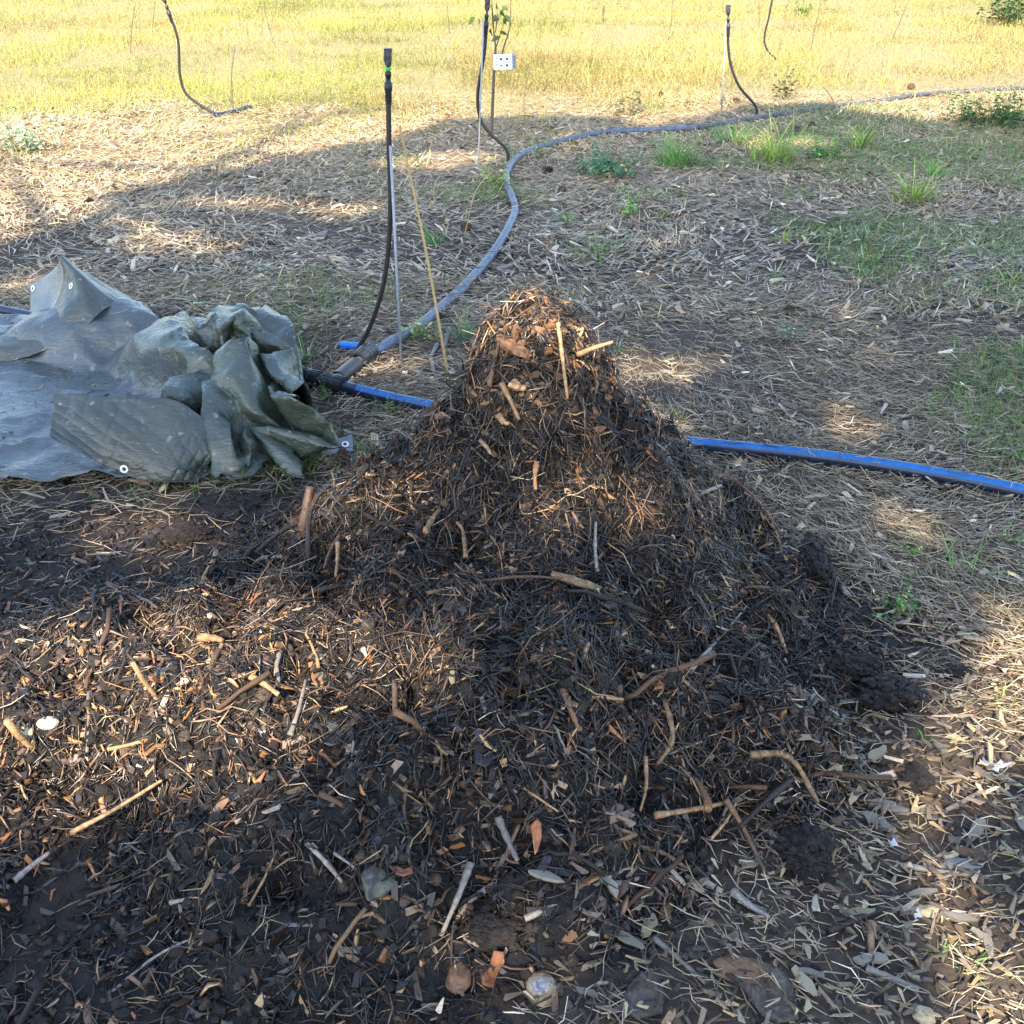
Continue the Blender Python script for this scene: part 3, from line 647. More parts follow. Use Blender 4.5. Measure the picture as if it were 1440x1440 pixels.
rock('bark_plate', 1045, 1366, 76, 34, M['chip_brown'], 'broad brown plate of bark beside the torn grey bark', 'bark', 314, amp=.2, flat=.35, yaw=-.1)
rock('tan_stone', 1299, 1432, 26, 22, M['chip_pale'], 'rounded tan stone at the bottom edge under the pale sticks', 'stone', 315, amp=.1, flat=.8)
rock('soil_clod', 1130, 1212, 60, 58, M['clod'], 'fist-sized dark soil clod at the foot of the heap', 'soil clod', 316, amp=.42, flat=.6, sub=4)
rock('soil_clod', 1248, 985, 62, 46, M['clod'], 'big black soil clod on the spill beside the heap', 'soil clod', 317, amp=.42, flat=.6, sub=4)
rock('soil_clod', 1195, 945, 60, 38, M['clod'], 'broad black clod between the heap and the biggest spilled clod', 'soil clod', 318, amp=.25, flat=.7, sub=4)
rock('soil_clod', 1288, 1104, 42, 36, M['clod'], 'small dark clod in the sunlit patch of chips', 'soil clod', 319, amp=.42, flat=.6)
rock('soil_clod', 1345, 950, 40, 20, M['clod'], 'little black crumbly clod out on the pale soil', 'soil clod', 320, amp=.25)
rock('soil_clod', 690, 1320, 62, 44, M['clod'], 'ragged black clod above the curled orange peel', 'soil clod', 321, amp=.25, flat=.6, sub=4)
rock('soil_clod', 265, 758, 56, 28, M['clod'], 'dark matted clod on bare soil in front of the tarp', 'soil clod', 322, amp=.25, flat=.7, sub=4)
rock('soil_clod', 1146, 800, 36, 80, M['clod'], 'upright dark slab of soil on the shoulder of the heap', 'soil clod', 323, amp=.25, flat=.9, sub=4)
rock('stump_end', 1172, 937, 13, 16, M['chip_pale'], 'pale knob of wood showing between black clods', 'wood chunk', 324, amp=.1)
# torn sheets: leaf-like curved pieces with thickness
def sheet_piece(name, u, v, outline, material, label, cat, curl=.25, tilt=0, yaw=0, lift=.008, px=1.0):
    p = hp(u, v); d = np.linalg.norm(p-[0, 0, CAM_H]); s = px/PXF*d; O = np.array(outline, float)*s
    c0 = O.mean(0); rings = [c0+(O-c0)*k for k in (1, .7, .35)]; pts = np.concatenate(rings+[c0[None]])
    z = curl*((pts-c0)**2).sum(1)/max(np.abs(O).max(), 1e-6)+rng.normal(0, .0012, len(pts)); th = .0022; m = len(O)
    Vt = np.column_stack([pts, z+th]); Vb = np.column_stack([pts, z])
    q = []; t3 = []; K = len(pts)
    for r in range(2):
        for i in range(m): q.append([r*m+i, r*m+(i+1) % m, (r+1)*m+(i+1) % m, (r+1)*m+i])
    for i in range(m): t3.append([2*m+i, 2*m+(i+1) % m, 3*m])
    qb = [[K+a for a in f[::-1]] for f in q]; tb = [[K+a for a in f[::-1]] for f in t3]
    rim = [[i, K+i, K+(i+1) % m, (i+1) % m] for i in range(m)]
    Vv = np.concatenate([Vt, Vb]); R = np.array(Matrix.Rotation(yaw, 3, 'Z') @ Matrix.Rotation(tilt, 3, 'X'))
    o = obj(name, np_mesh(name, Vv @ R.T, [np.array(q+qb+rim), np.array(t3+tb)], material), label=label, cat=cat)
    nn = nrm(np.array([p[0]]), np.array([p[1]]))[0]; o.location = p+nn*lift; return o
sheet_piece('torn_bark', 1078, 1405, [(-45, 20), (-20, 10), (0, 18), (8, 30), (22, 32), (32, 12), (34, -12), (30, -34), (5, -36), (-12, -26), (-22, -8)], M['torn'], 'torn grey-brown bark scrap with ragged points at the bottom edge', 'bark', .3, .2)
sheet_piece('black_scrap', 463, 1034, [(-26, 8), (-8, 20), (14, 16), (24, 6), (22, -14), (4, -20), (-16, -12)], M['black_scrap'], 'shiny black wet leaf lying on the lower slope of the heap', 'leaf', .25, .5)
sheet_piece('black_scrap', 684, 1066, [(-14, 10), (6, 14), (16, 0), (2, -14), (-12, -8)], M['black_scrap'], 'small shiny black scrap in the middle of the dark lower slope', 'leaf', .25, .5)
sheet_piece('dry_leaf', 759, 1177, [(-6, 0), (-8, 14), (0, 24), (6, 18), (7, 0), (2, -16), (-3, -22)], M['leaf_dry'], 'narrow red-brown dry leaf standing out in the dark soil', 'leaf', .5, .9, lift=.014)
sheet_piece('orange_leaf', 560, 1228, [(-16, 4), (-6, 8), (4, 4), (14, 7), (16, -3), (4, -6), (-6, -4)], M['peel'], 'small torn orange leaf above the lichen stone', 'leaf', .5, .3, lift=.01)
sheet_piece('orange_peel', 691, 1370, [(-12, -20), (-14, -6), (-4, 6), (2, 22), (14, 20), (16, 10), (8, 2), (4, -10), (2, -22)], M['peel'], 'curled orange-brown peel just left of the rotting fruit', 'peel', .9, .4, lift=.012)
sheet_piece('white_scrap', 1393, 1084, [(-18, 6), (-12, 5), (-10, 11), (-3, 4), (0, 8), (6, 3), (12, 8), (13, 2), (22, 1), (12, -3), (8, -2), (4, -9), (-1, -2), (-8, -6), (-9, 0)], M['scrap'], 'fluffy bluish white scrap on the pale soil by the edge', 'scrap', .6, .4, lift=.01)
sheet_piece('white_scrap', 1252, 1192, [(-6, 5), (-1, 2), (3, 7), (5, 1), (7, -3), (1, -3), (-3, -6), (-3, 0)], M['scrap'], 'small white scrap among sunlit chips above the pale sticks', 'scrap', .5, .5, lift=.01)
sheet_piece('white_scrap', 1286, 1292, [(-5, 7), (-1, 3), (3, 8), (4, 1), (6, -4), (0, -3), (-3, -8), (-3, -1)], M['scrap'], 'tiny bluish scrap touching the oval pale chip', 'scrap', .5, .5, lift=.01)
sheet_piece('grey_leaf', 905, 1405, [(-34, -20), (-20, 10), (0, 30), (20, 24), (26, 0), (20, -26), (-10, -32)], M['torn'], 'dull dark grey crumpled leaf near the bottom edge', 'leaf', .12, .1)
# standing bark stub by the tarp's end
p = hp(418, 765); tp = p+np.array([.035, .05, .13])
V, F = tube([p-[0, 0, .03], (p+tp)/2+[.005, 0, 0], tp], [.013, .015, .010], nside=9, sub=5, wob=.06)
obj('bark_stub', np_mesh('bark_stub', V, F, M['twig_brown']), label='short shiny brown stick standing at the foot of the tarp', cat='stick')

# pine cones
def cone_mesh(L, R, seed):
    r0 = np.random.default_rng(seed); parts = []
    Vc, Fc = lathe([(0.001, 0), (R*.55, L*.12), (R*.62, L*.4), (R*.42, L*.75), (.001, L)], 8); parts.append((Vc, Fc, np.zeros((len(Vc), 3))))
    tv = np.array([[-.35, 0, 0], [.35, 0, 0], [.5, .8, .12], [0, 1.1, .22], [-.5, .8, .12], [-.35, 0, -.18], [.35, 0, -.18], [.45, .8, -.08], [0, 1.02, -.02], [-.45, .8, -.08]])
    tf = [[0, 1, 2, 4], [5, 9, 7, 6], [1, 6, 7, 2], [4, 9, 5, 0]]; tf3 = [[2, 3, 4], [7, 9, 8], [2, 7, 8], [2, 8, 3], [3, 8, 9], [3, 9, 4]]
    for i in range(46):
        f = (i+.5)/46; a = i*2.39996; z = L*(.06+.86*f); rr = R*np.interp(f, [0, .3, 1], [.5, .6, .2]); s = R*np.interp(f, [0, .3, 1], [.5, .62, .3])
        e = .25+.9*f; d = np.array([math.cos(a), math.sin(a), 0])
        y = d*math.cos(e)+np.array([0, 0, math.sin(e)]); x = np.array([-d[1], d[0], 0]); zz = np.cross(x, y)
        Vv = np.array([d[0]*rr, d[1]*rr, z])+s*(tv[:, :1]*x+tv[:, 1:2]*y+tv[:, 2:]*zz)
        parts.append((Vv, np.array(tf), np.zeros((10, 3)))); parts.append((Vv, np.array(tf3), np.zeros((10, 3))))
    V, F, _ = merge(parts); return np_mesh('pine_cone', V, F, M['cone'], smooth=False)
CONES = [cone_mesh(.075, .034, 1), cone_mesh(.06, .034, 2)]
for i, (u, v, s, lab) in enumerate([
    (764, 246, 1.1, 'brown pine cone in the shade by the bend of the grey pipe'), (791, 274, 1.0, 'brown pine cone just below another one right of the pipe bend'),
    (1121, 186, 1.0, 'dark pine cone of a pair in the litter below the far pipe, inner one'), (1141, 181, 1.0, 'dark pine cone of a pair in the litter below the far pipe, outer one'),
    (1137, 246, .9, 'lone dark pine cone on bare litter between green tufts'), (967, 150, 1.1, 'sunlit pine cone on straw beyond the far pipe'), (1034, 146, 1.0, 'pine cone beside the foot of the far sprinkler'),
    (925, 137, 1.0, 'sunlit pine cone at the edge of the yellow grass'), (1282, 127, 1.2, 'dark pine cone behind the far pipe where it nears the grass'), (122, 287, 1.1, 'dark pine cone at the tip of the shadow'),
    (482, 664, 1.0, 'grey weathered pine cone touching the end of the tarp'), (652, 210, 1.0, 'pine cone in the shade near the second sprinkler hose'), (986, 205, 1.0, 'pine cone among green grass tufts under the pipe'),
    (1222, 250, .9, 'pine cone half hidden in thin grass beside the bright tuft'), (655, 328, 1.0, 'pine cone near the sagging pipe'), (407, 262, .9, 'small pine cone in the broad tree shadow'),
    (1102, 441, .8, 'rounded brown pine cone on the shaded needle litter'), (1108, 1163, .85, 'small pine cone half sunk in the soil at the foot of the heap')]):
    p = hp(u, v); a = rng.uniform(0, 6.28)
    place('pine_cone', CONES[i % 2], p+[0, 0, .018*s], (math.sin(a), math.cos(a)*.3, .9*rng.uniform(-.2, .6)), np.array([math.cos(a), math.sin(a), .15]), (s*.8,)*3, label=lab, cat='pine cone', group='pine cones lying on the ground')
# long weathered grey cone, bent, on the heap flank
pts = [sp(1062, 955), sp(1090, 975), sp(1103, 1000), sp(1090, 1035)]; pts = [q_+[0, -.01, .014] for q_ in pts]
V, F = tube(pts, [.006, .015, .019, .014], nside=12, sub=8, wob=.07); obj('weathered_root', np_mesh('weathered_root', V, F, M['root_grey']), label='thick curved grey root lying on the flank of the heap', cat='root')

# ================================================================== TARP
def bicat(rows, su, sv):
    R = np.array(rows, float); A = np.stack([catmull(r, su) for r in R]); return np.stack([catmull(A[:, j], sv) for j in range(A.shape[1])], 1)
def tri_wave(x): return 2*np.abs(x-np.floor(x)-.5)-.5
def crumple(P, excess=.05, iters=120, k=.03, noise=.004, bend=.25, floor=True, wrap=False, facet=.008, wav=.2):
    h, w, _ = P.shape
    # folds with sharp creases: ridged waves running in many directions across the cloth
    du = np.concatenate([np.zeros((h, 1)), np.cumsum(np.linalg.norm(np.diff(P, axis=1), axis=-1), 1)], 1); dv = np.concatenate([np.zeros((1, w)), np.cumsum(np.linalg.norm(np.diff(P, axis=0), axis=-1), 0)], 0)
    nn = unit(np.cross(np.gradient(P, axis=1), np.gradient(P, axis=0))); f = 0; ph = rng.uniform(0, 50)
    for q in range(9):
        a = rng.uniform(0, np.pi); wl_ = wav*(.5+1.6*rng.uniform()**1.5)
        xx = (du*math.cos(a)+dv*math.sin(a))/wl_+.55*fbm(du*4+ph+q*7, dv*4+ph, 140+q, 2)+rng.uniform()
        msk = sstep(-.1, .25, fbm(du*3+q*3.3+ph, dv*3, 160+q, 2))
        f = f+tri_wave(xx)*msk*wl_/wav
    P = P+nn*(f*facet)[..., None]
    T = P.copy()
    P = P+rng.normal(0, noise, P.shape)
    lu = np.linalg.norm(T[:, 1:]-T[:, :-1], axis=-1)*(1+excess); lv = np.linalg.norm(T[1:]-T[:-1], axis=-1)*(1+excess)
    ld = np.linalg.norm(T[1:, 1:]-T[:-1, :-1], axis=-1)*(1+excess); le = np.linalg.norm(T[1:, :-1]-T[:-1, 1:], axis=-1)*(1+excess)
    g = G(T[..., 0], T[..., 1])+.034
    def fix(a, b, L, s):
        d = b-a; n = np.linalg.norm(d, axis=-1); c = d*(s*.5*(n-L)/(n+1e-9))[..., None]; a += c; b -= c
    for it in range(iters):
        for o in (0, 1):
            m = (w-1-o+1)//2; fix(P[:, o:o+2*m:2][:, :m], P[:, o+1:o+1+2*m:2][:, :m], lu[:, o:o+2*m:2][:, :m], .9)
            m = (h-1-o+1)//2; fix(P[o:o+2*m:2][:m], P[o+1:o+1+2*m:2][:m], lv[o:o+2*m:2][:m], .9)
            A = P[o:h-1:2]; B = P[o+1:h:2]; m = min(len(A), len(B)); A = A[:m]; B = B[:m]
            L1 = ld[o::2][:m]; L2 = le[o::2][:m]
            for q in (0, 1):
                aa = A[:, q:w-1:2]; bb = B[:, q+1:w:2]; z = min(aa.shape[1], bb.shape[1]); fix(aa[:, :z], bb[:, :z], L1[:, q::2][:, :z], .5)
                aa = B[:, q:w-1:2]; bb = A[:, q+1:w:2]; z = min(aa.shape[1], bb.shape[1]); fix(aa[:, :z], bb[:, :z], L2[:, q::2][:, :z], .5)
        if bend:
            lap = np.zeros_like(P); lap[1:-1, 1:-1] = (P[2:, 1:-1]+P[:-2, 1:-1]+P[1:-1, 2:]+P[1:-1, :-2])/4-P[1:-1, 1:-1]; P += bend*lap
        P += k*(T-P)
        if floor: P[..., 2] = np.maximum(P[..., 2], g)
    return P
def cloth_mesh(name, P, material, uvs=1.0, thick=.0012):
    h, w, _ = P.shape
    du = np.concatenate([np.zeros((h, 1)), np.cumsum(np.linalg.norm(np.diff(P, axis=1), axis=-1), 1)], 1); dv = np.concatenate([np.zeros((1, w)), np.cumsum(np.linalg.norm(np.diff(P, axis=0), axis=-1), 0)], 0)
    ii = (np.arange(h-1)*w)[:, None]+np.arange(w-1)[None]; F = np.stack([ii, ii+w, ii+w+1, ii+1], -1).reshape(-1, 4)
    return np_mesh(name, P, F, material, uv=np.stack([du.mean(0)[None].repeat(h, 0), dv.mean(1)[:, None].repeat(w, 1)], -1).reshape(-1, 2)*uvs)
tarp = empty('tarp', (-1.5, 3.3, 0), label='crumpled olive-grey tarpaulin heaped beside the compost with white eyelets', cat='tarpaulin')
bpy.context.view_layer.update()
TI = tarp.matrix_world.inverted()
def cloth(name, rows, su, sv, material, quilt=0, **k):
    P = crumple(bicat([[yp(*c) if c[0] != 'w' else np.array(c[1:]) for c in r] for r in rows], su, sv) if not isinstance(rows, np.ndarray) else rows, **k)
    if quilt:
        h, w, _ = P.shape; du = np.linspace(0, .52, w)[None]+np.zeros((h, 1)); dv = np.linspace(0, .20, h)[:, None]+np.zeros((1, w))
        a_ = du*.94+dv*.34; b_ = -du*.34+dv*.94; a_ = a_+.03*fbm(du*9, dv*9, 181, 2); b_ = b_+.03*fbm(du*9+4, dv*9, 182, 2)
        q_ = np.abs(np.sin(np.pi*a_/.045))**.4*np.abs(np.sin(np.pi*b_/.034))**.4-.6
        P = P-unit(np.cross(np.gradient(P, axis=1), np.gradient(P, axis=0)))*(quilt*q_*(.35+.65*sstep(-.3, .2, fbm(du*7, dv*7, 183, 2))))[..., None]*np.sign(np.mean(np.cross(np.gradient(P, axis=1), np.gradient(P, axis=0))[..., 1]))
    o = obj(name, cloth_mesh(name, P, material), parent=tarp); o.matrix_parent_inverse = TI
    m = o.modifiers.new('thickness', 'SOLIDIFY'); m.thickness = .0015; m.offset = 0
    return o, P
def tarp_points(NX=84, NY=56, frames=54):
    """lay a flat sheet in the air, drag its rim and a few folds to where they lie and let it settle as cloth"""
    ts = bpy.data.scenes.new('cloth_settling'); r1 = np.random.default_rng(3)
    X0, X1, Y0, Y1 = -2.82, .5, 2.6, 4.2
    tx = np.linspace(X0, X1, NX); ty = np.linspace(Y0, Y1, NY); gx, gy = np.meshgrid(tx, ty)
    V = np.stack([gx, gy, .25+r1.normal(0, .004, gx.shape)], -1).reshape(-1, 3)
    q = (np.arange(NY-1)*NX)[:, None]+np.arange(NX-1)[None]
    cme = np_mesh('settling_sheet', V, np.stack([q, q+1, q+NX+1, q+NX], -1).reshape(-1, 4), None); co = bpy.data.objects.new('settling_sheet', cme); ts.collection.objects.link(co)
    helpers = [co]
    def collider(me):
        b = bpy.data.objects.new('settling_ground', me); ts.collection.objects.link(b); b.modifiers.new('collision', 'COLLISION')
        b.collision.thickness_outer = .008; b.collision.thickness_inner = .1; b.collision.cloth_friction = 25; helpers.append(b)
    collider(np_mesh('settling_ground', [(-9, -2, 0), (9, -2, 0), (9, 12, 0), (-9, 12, 0)], np.array([[0, 1, 2, 3]]), None))
    for x, y, rx, ry, rz in [(-1.58, 3.78, .30, .16, .15), (-1.15, 3.45, .18, .15, .15), (-.93, 3.12, .16, .12, .17)]:
        lv, lf = ico(3); collider(np_mesh('settling_lump', lv*np.array([rx, ry, rz])+np.array([x, y, 0]), lf, None))
    co.shape_key_add(name='start'); kb = co.shape_key_add(name='end'); pins = []
    def handle(x, y, t):
        k = int(np.argmin(np.abs(ty-y)))*NX+int(np.argmin(np.abs(tx-x))); pins.append(k); kb.data[k].co = t
    for y in np.linspace(Y0, Y1, 6): handle(X0, y, (-2.8, np.interp(y, [Y0, Y1], [2.74, 4.2]), .01))
    for x, t in [(-2.55, -2.5), (-2.3, -2.25), (-2.05, -2.0), (-1.8, -1.76), (-1.55, -1.54), (-1.3, -1.32), (-1.1, -1.14), (-.9, -1.05)]: handle(x, Y0, (t, 2.735+.01*r1.normal(), .012))
    for x, t in [(-2.3, -2.25), (-1.8, -1.8), (-1.3, -1.45)]: handle(x, Y1, (t, 4.15 if t < -2 else 4.08, .01))
    for x, y, u, v, Y in [(-.4, Y0, 275, 690, 2.74), (.1, Y0, 345, 692, 2.735), (X1, Y0, 430, 690, 2.735), (X1, 2.9, 480, 640, 2.83), (X1, 3.3, 440, 612, 2.92), (X1, 3.8, 392, 600, 3.05), (X1, Y1, 360, 520, 3.42), (.2, Y1, 350, 512, 3.5),
                          (-.2, 3.7, 290, 462, 3.38), (.25, 3.35, 365, 508, 3.2), (-.1, 3.0, 300, 545, 3.1), (.3, 2.75, 345, 610, 2.92), (-.45, 2.75, 285, 600, 2.93)]: handle(x, y, yp(u, v, Y))
    handle(-.5, Y1, (-1.15, 3.8, .01))
    co.vertex_groups.new(name='pin').add(pins, 1.0, 'REPLACE')
    kb.value = 0; kb.keyframe_insert('value', frame=2); kb.value = 1; kb.keyframe_insert('value', frame=frames-14)
    cm = co.modifiers.new('cloth', 'CLOTH'); st = cm.settings; st.quality = 5; st.mass = .25; st.tension_stiffness = 25; st.compression_stiffness = 25; st.shear_stiffness = 10; st.bending_stiffness = 6
    st.air_damping = 2; st.tension_damping = 10; st.compression_damping = 10; st.bending_damping = 1; st.vertex_group_mass = 'pin'; st.pin_stiffness = 1
    cc = cm.collision_settings; cc.use_self_collision = True; cc.self_distance_min = .014; cc.distance_min = .006; cc.collision_quality = 2; cc.self_friction = 8; cc.friction = 20
    cm.point_cache.frame_end = frames; ts.frame_end = frames
    for f in range(1, frames+1): ts.frame_set(f)
    dg = ts.view_layers[0].depsgraph; dg.update(); ev = co.evaluated_get(dg); out = np.empty(NX*NY*3, np.float32); ev.data.vertices.foreach_get('co', out)
    for b in helpers: bpy.data.objects.remove(b)
    bpy.data.scenes.remove(ts)
    return out.reshape(NY, NX, 3).astype(float)
TP = tarp_points(); TP[..., 2] += .022
TP = np.stack([catmull(r, 3) for r in TP]); TP = np.stack([catmull(TP[:, j], 3) for j in range(TP.shape[1])], 1)
def sharpen(P, sig=.27, passes=12, steps=12, rad=2):
    for _ in range(1):
        a, b, c, d = P[:-1, :-1], P[:-1, 1:], P[1:, 1:], P[1:, :-1]
        N = unit(np.cross(c-a, d-b))
        for _i in range(passes):                                   # smooth the facing of each patch, but not across creases
            acc = N*1.0
            for dy_ in range(-rad, rad+1):
                for dx_ in range(-rad, rad+1):
                    if dx_ == 0 and dy_ == 0: continue
                    S_ = np.roll(N, (dy_, dx_), (0, 1)); w_ = np.exp(-((N-S_)**2).sum(-1)/(2*sig*sig))
                    if dy_ > 0: w_[:dy_] = 0
                    if dy_ < 0: w_[dy_:] = 0
                    if dx_ > 0: w_[:, :dx_] = 0
                    if dx_ < 0: w_[:, dx_:] = 0
                    acc = acc+S_*w_[..., None]
            N = unit(acc)
        for _i in range(steps):                                   # move the points so that the patches face that way
            C_ = (P[:-1, :-1]+P[:-1, 1:]+P[1:, 1:]+P[1:, :-1])/4; D_ = np.zeros_like(P); K_ = np.zeros(P.shape[:2])
            for sy_ in (slice(0, -1), slice(1, None)):
                for sx_ in (slice(0, -1), slice(1, None)):
                    D_[sy_, sx_] += N*((C_-P[sy_, sx_])*N).sum(-1)[..., None]; K_[sy_, sx_] += 1
            P = P+.8*D_/K_[..., None]
    return P
TP = crumple(TP, iters=0, noise=0, facet=.008, wav=.22)
TP = sharpen(TP)
TP = crumple(TP, iters=0, noise=0, facet=.003, wav=.09)
TP[..., 2] = np.maximum(TP[..., 2], G(TP[..., 0], TP[..., 1])+.03)
h_, w_, _ = TP.shape; cx_ = np.linspace(0, 1, w_)[None]+.10*fbm(np.linspace(0, 1, w_)[None]*6+np.zeros((h_, 1)), np.linspace(0, 1, h_)[:, None]*5+np.zeros((1, w_)), 171, 3)
mixc = sstep(.50, .56, cx_)[..., None]
TCOL = np.array([.072, .086, .088])*(1-mixc)+np.array([.050, .064, .047])*mixc
me_t = cloth_mesh('sheet', TP, M['tarp_sheet'])
ca = me_t.color_attributes.new('Col', 'FLOAT_COLOR', 'POINT'); cc = np.ones((h_*w_, 4), np.float32); cc[:, :3] = TCOL.reshape(-1, 3); ca.data.foreach_set('color', cc.ravel())
o = obj('sheet', me_t, parent=tarp); o.matrix_parent_inverse = TI
m = o.modifiers.new('thickness', 'SOLIDIFY'); m.thickness = .0015; m.offset = 0
# raised back flap with its pale underside
_, PB = cloth('back_flap', [
 [(-150, 490, 3.75), (0, 470, 3.75), (52, 455, 3.78), (80, 425, 3.84), (90, 395, 3.88), (86, 359, 3.92), (128, 388, 3.94), (184, 421, 3.92)],
 [(-150, 510, 3.66), (0, 488, 3.66), (56, 470, 3.68), (95, 440, 3.72), (112, 418, 3.76), (120, 395, 3.82), (145, 405, 3.86), (186, 422, 3.9)],
 [(-150, 530, 3.62), (0, 510, 3.62), (60, 492, 3.62), (112, 466, 3.66), (135, 446, 3.7), (148, 434, 3.75), (165, 428, 3.8), (188, 424, 3.86)]], 8, 12, M['tarp_out'], excess=.03, iters=60, k=.08, noise=.003, bend=.10, facet=.007)
_, PI = cloth('flap_underside', [
 [(41, 400, 4.02), (60, 392, 3.99), (78, 376, 3.96), (86, 362, 3.94)],
 [(43, 425, 3.98), (60, 420, 3.95), (78, 408, 3.93), (90, 395, 3.9)],
 [(46, 448, 3.94), (56, 446, 3.9), (70, 440, 3.88), (82, 424, 3.87)],
 [(50, 462, 3.86), (54, 460, 3.83), (60, 456, 3.81), (68, 448, 3.82)]], 10, 10, M['tarp_in'], excess=.02, iters=40, k=.1, noise=.002, bend=.1, facet=.004)
# front flap folded over
_, PF = cloth('front_flap', quilt=.005, rows=[
 [(75, 553, 2.920), (130, 556, 2.900), (190, 560, 2.890), (242, 562, 2.890), (278, 582, 2.870), (315, 612, 2.840)],
 [(73, 580, 2.860), (126, 588, 2.830), (182, 600, 2.810), (238, 612, 2.800), (270, 625, 2.790), (300, 640, 2.780)],
 [(71, 602, 2.810), (122, 620, 2.780), (175, 638, 2.750), (228, 655, 2.730), (260, 658, 2.740), (288, 665, 2.775)],
 [(69, 617, 2.770), (120, 641, 2.730), (170, 664, 2.735), (216, 683, 2.710), (250, 686, 2.715), (280, 690, 2.715)]], su=26, sv=24, material=M['tarp_out'], excess=.03, iters=60, k=.09, noise=.003, bend=.08, facet=.007)
_, PC1 = cloth('corner', [[(408, 612, 2.93), (430, 606, 2.94), (450, 596, 2.96)], [(408, 622, 2.9), (430, 618, 2.91), (448, 612, 2.93)], [(410, 634, 2.87), (428, 634, 2.87), (440, 630, 2.89)]], 9, 9, M['tarp_in'], excess=.03, iters=40, k=.1, noise=.002, facet=.004, wav=.1)
_, PC2 = cloth('corner', [[(448, 622, 2.93), (470, 618, 2.94), (495, 612, 2.95)], [(450, 632, 2.9), (472, 628, 2.91), (496, 624, 2.92)], [(452, 642, 2.87), (474, 637, 2.88), (496, 634, 2.89)]], 9, 9, M['tarp_in'], excess=.03, iters=40, k=.1, noise=.002, facet=.004, wav=.1)
def eyelet(P, i, j, flip=1, r=.0125):
    h, w, _ = P.shape; i = min(max(int(i*(h-1)), 1), h-2); j = min(max(int(j*(w-1)), 1), w-2)
    n = unit(np.cross(P[i, j+1]-P[i, j-1], P[i+1, j]-P[i-1, j]))
    if np.dot(n, np.array([0, 0, CAM_H])-P[i, j]) < 0: n = -n
    V, F = lathe([(r*.45, 0), (r*.5, .003), (r*.8, .0038), (r, .0022), (r, 0), (r*.45, 0)], 20)
    o = obj('eyelet', np_mesh('eyelet', aim(V, P[i, j]+n*.0012, n), F, M['eyelet']), parent=tarp); o.matrix_parent_inverse = TI
    V, F = lathe([(.0001, .0012), (r*.46, .0012), (r*.46, -.001)], 16); h_ = obj('eyelet_hole', np_mesh('eyelet_hole', aim(V, P[i, j]+n*.0012, n), F, M['hole']), parent=o)
eyelet(PF, .93, .42); eyelet(PI, .12, .1); eyelet(PB, .25, .60); eyelet(PC1, .45, .85); eyelet(PC2, .5, .82)

# ================================================================== PIPES AND SPRINKLERS
def pipe_pts(path, r): return [gp(u, v, r+.004+float(G(*gp(u, v)[:2]))) for u, v in path]
PR_ = .0225
main = pipe_pts([(-700, 300), (-300, 370), (0, 436), (200, 474), (380, 519), (470, 541), (600, 571), (780, 597), (955, 622), (1100, 636), (1250, 656), (1440, 692), (1800, 780), (2300, 905)], PR_)
irr = empty('water_pipe', (0, 3.3, 0), label='black water pipe with blue stripes running behind the compost heap', cat='pipe')
bpy.context.view_layer.update(); II = irr.matrix_world.inverted()
def sub(name, me, par, inv): o = obj(name, me, parent=par); o.matrix_parent_inverse = inv; return o
sub('hose', tmesh('hose', main, PR_, M['black_pipe'], nside=20, sub=10), irr, II)
mp = catmull(main, 10); T = unit(np.gradient(mp, axis=0)); S = unit(np.cross(T, [0, 0, 1.])); U = np.cross(S, T)
def stripe(a0, a1, lo, hi):
    a = np.linspace(a0, a1, 5); V = mp[lo:hi, None]+(PR_+.0011)*(np.cos(a)[None, :, None]*S[lo:hi, None]+np.sin(a)[None, :, None]*U[lo:hi, None])
    h, w = V.shape[:2]; ii = (np.arange(h-1)*w)[:, None]+np.arange(w-1)[None]
    return np_mesh('stripe', V, np.stack([ii, ii+1, ii+w+1, ii+w], -1).reshape(-1, 4), M['blue'])
sub('stripe', stripe(.5, 1.5, 53, 121), irr, II)
sub('stripe', stripe(2.55, 3.0, 53, 121), irr, II)
def fitting(p, ax, L, r, name='coupling', ribs=14):
    parts = []
    V, F = lathe([(r*.7, -L/2), (r*.98, -L/2), (r, -L*.1), (r*1.06, -L*.08), (r*1.06, L*.08), (r, L*.1), (r*.98, L/2), (r*.7, L/2)], 24); parts.append((aim(V, p, ax), F, np.zeros((len(V), 3))))
    for i in range(ribs):
        a = i*2*math.pi/ribs; bv, bf = box_v(r*.12, r*.16, L*.36)
        for s in (-1, 1):
            b2 = bv+[r, 0, s*L*.29]; R = np.array(Matrix.Rotation(a, 3, 'Z')); parts.append((aim(b2 @ R.T, p, ax), bf, np.zeros((8, 3))))
    V, F, _ = merge(parts); return np_mesh(name, V, F, M['fitting'], smooth=False)
def on_pipe(u):
    k = np.argmin([abs(720+PXF*q[0]/(q[1]*CP+(CAM_H-q[2])*SP)-u) for q in mp]); return mp[k], T[k]
p, ax = on_pipe(433); sub('coupling', fitting(p, ax, .085, .035), irr, II)
p, ax = on_pipe(474); sub('coupling', fitting(p, ax, .085, .035), irr, II)
pm = (on_pipe(433)[0]+on_pipe(474)[0])/2; sub('tee_body', np_mesh('tee_body', *[(aim(v_, pm, ax), f_) for v_, f_ in [lathe([(.029, -.07), (.029, .07)], 20)]][0], M['fitting']), irr, II)
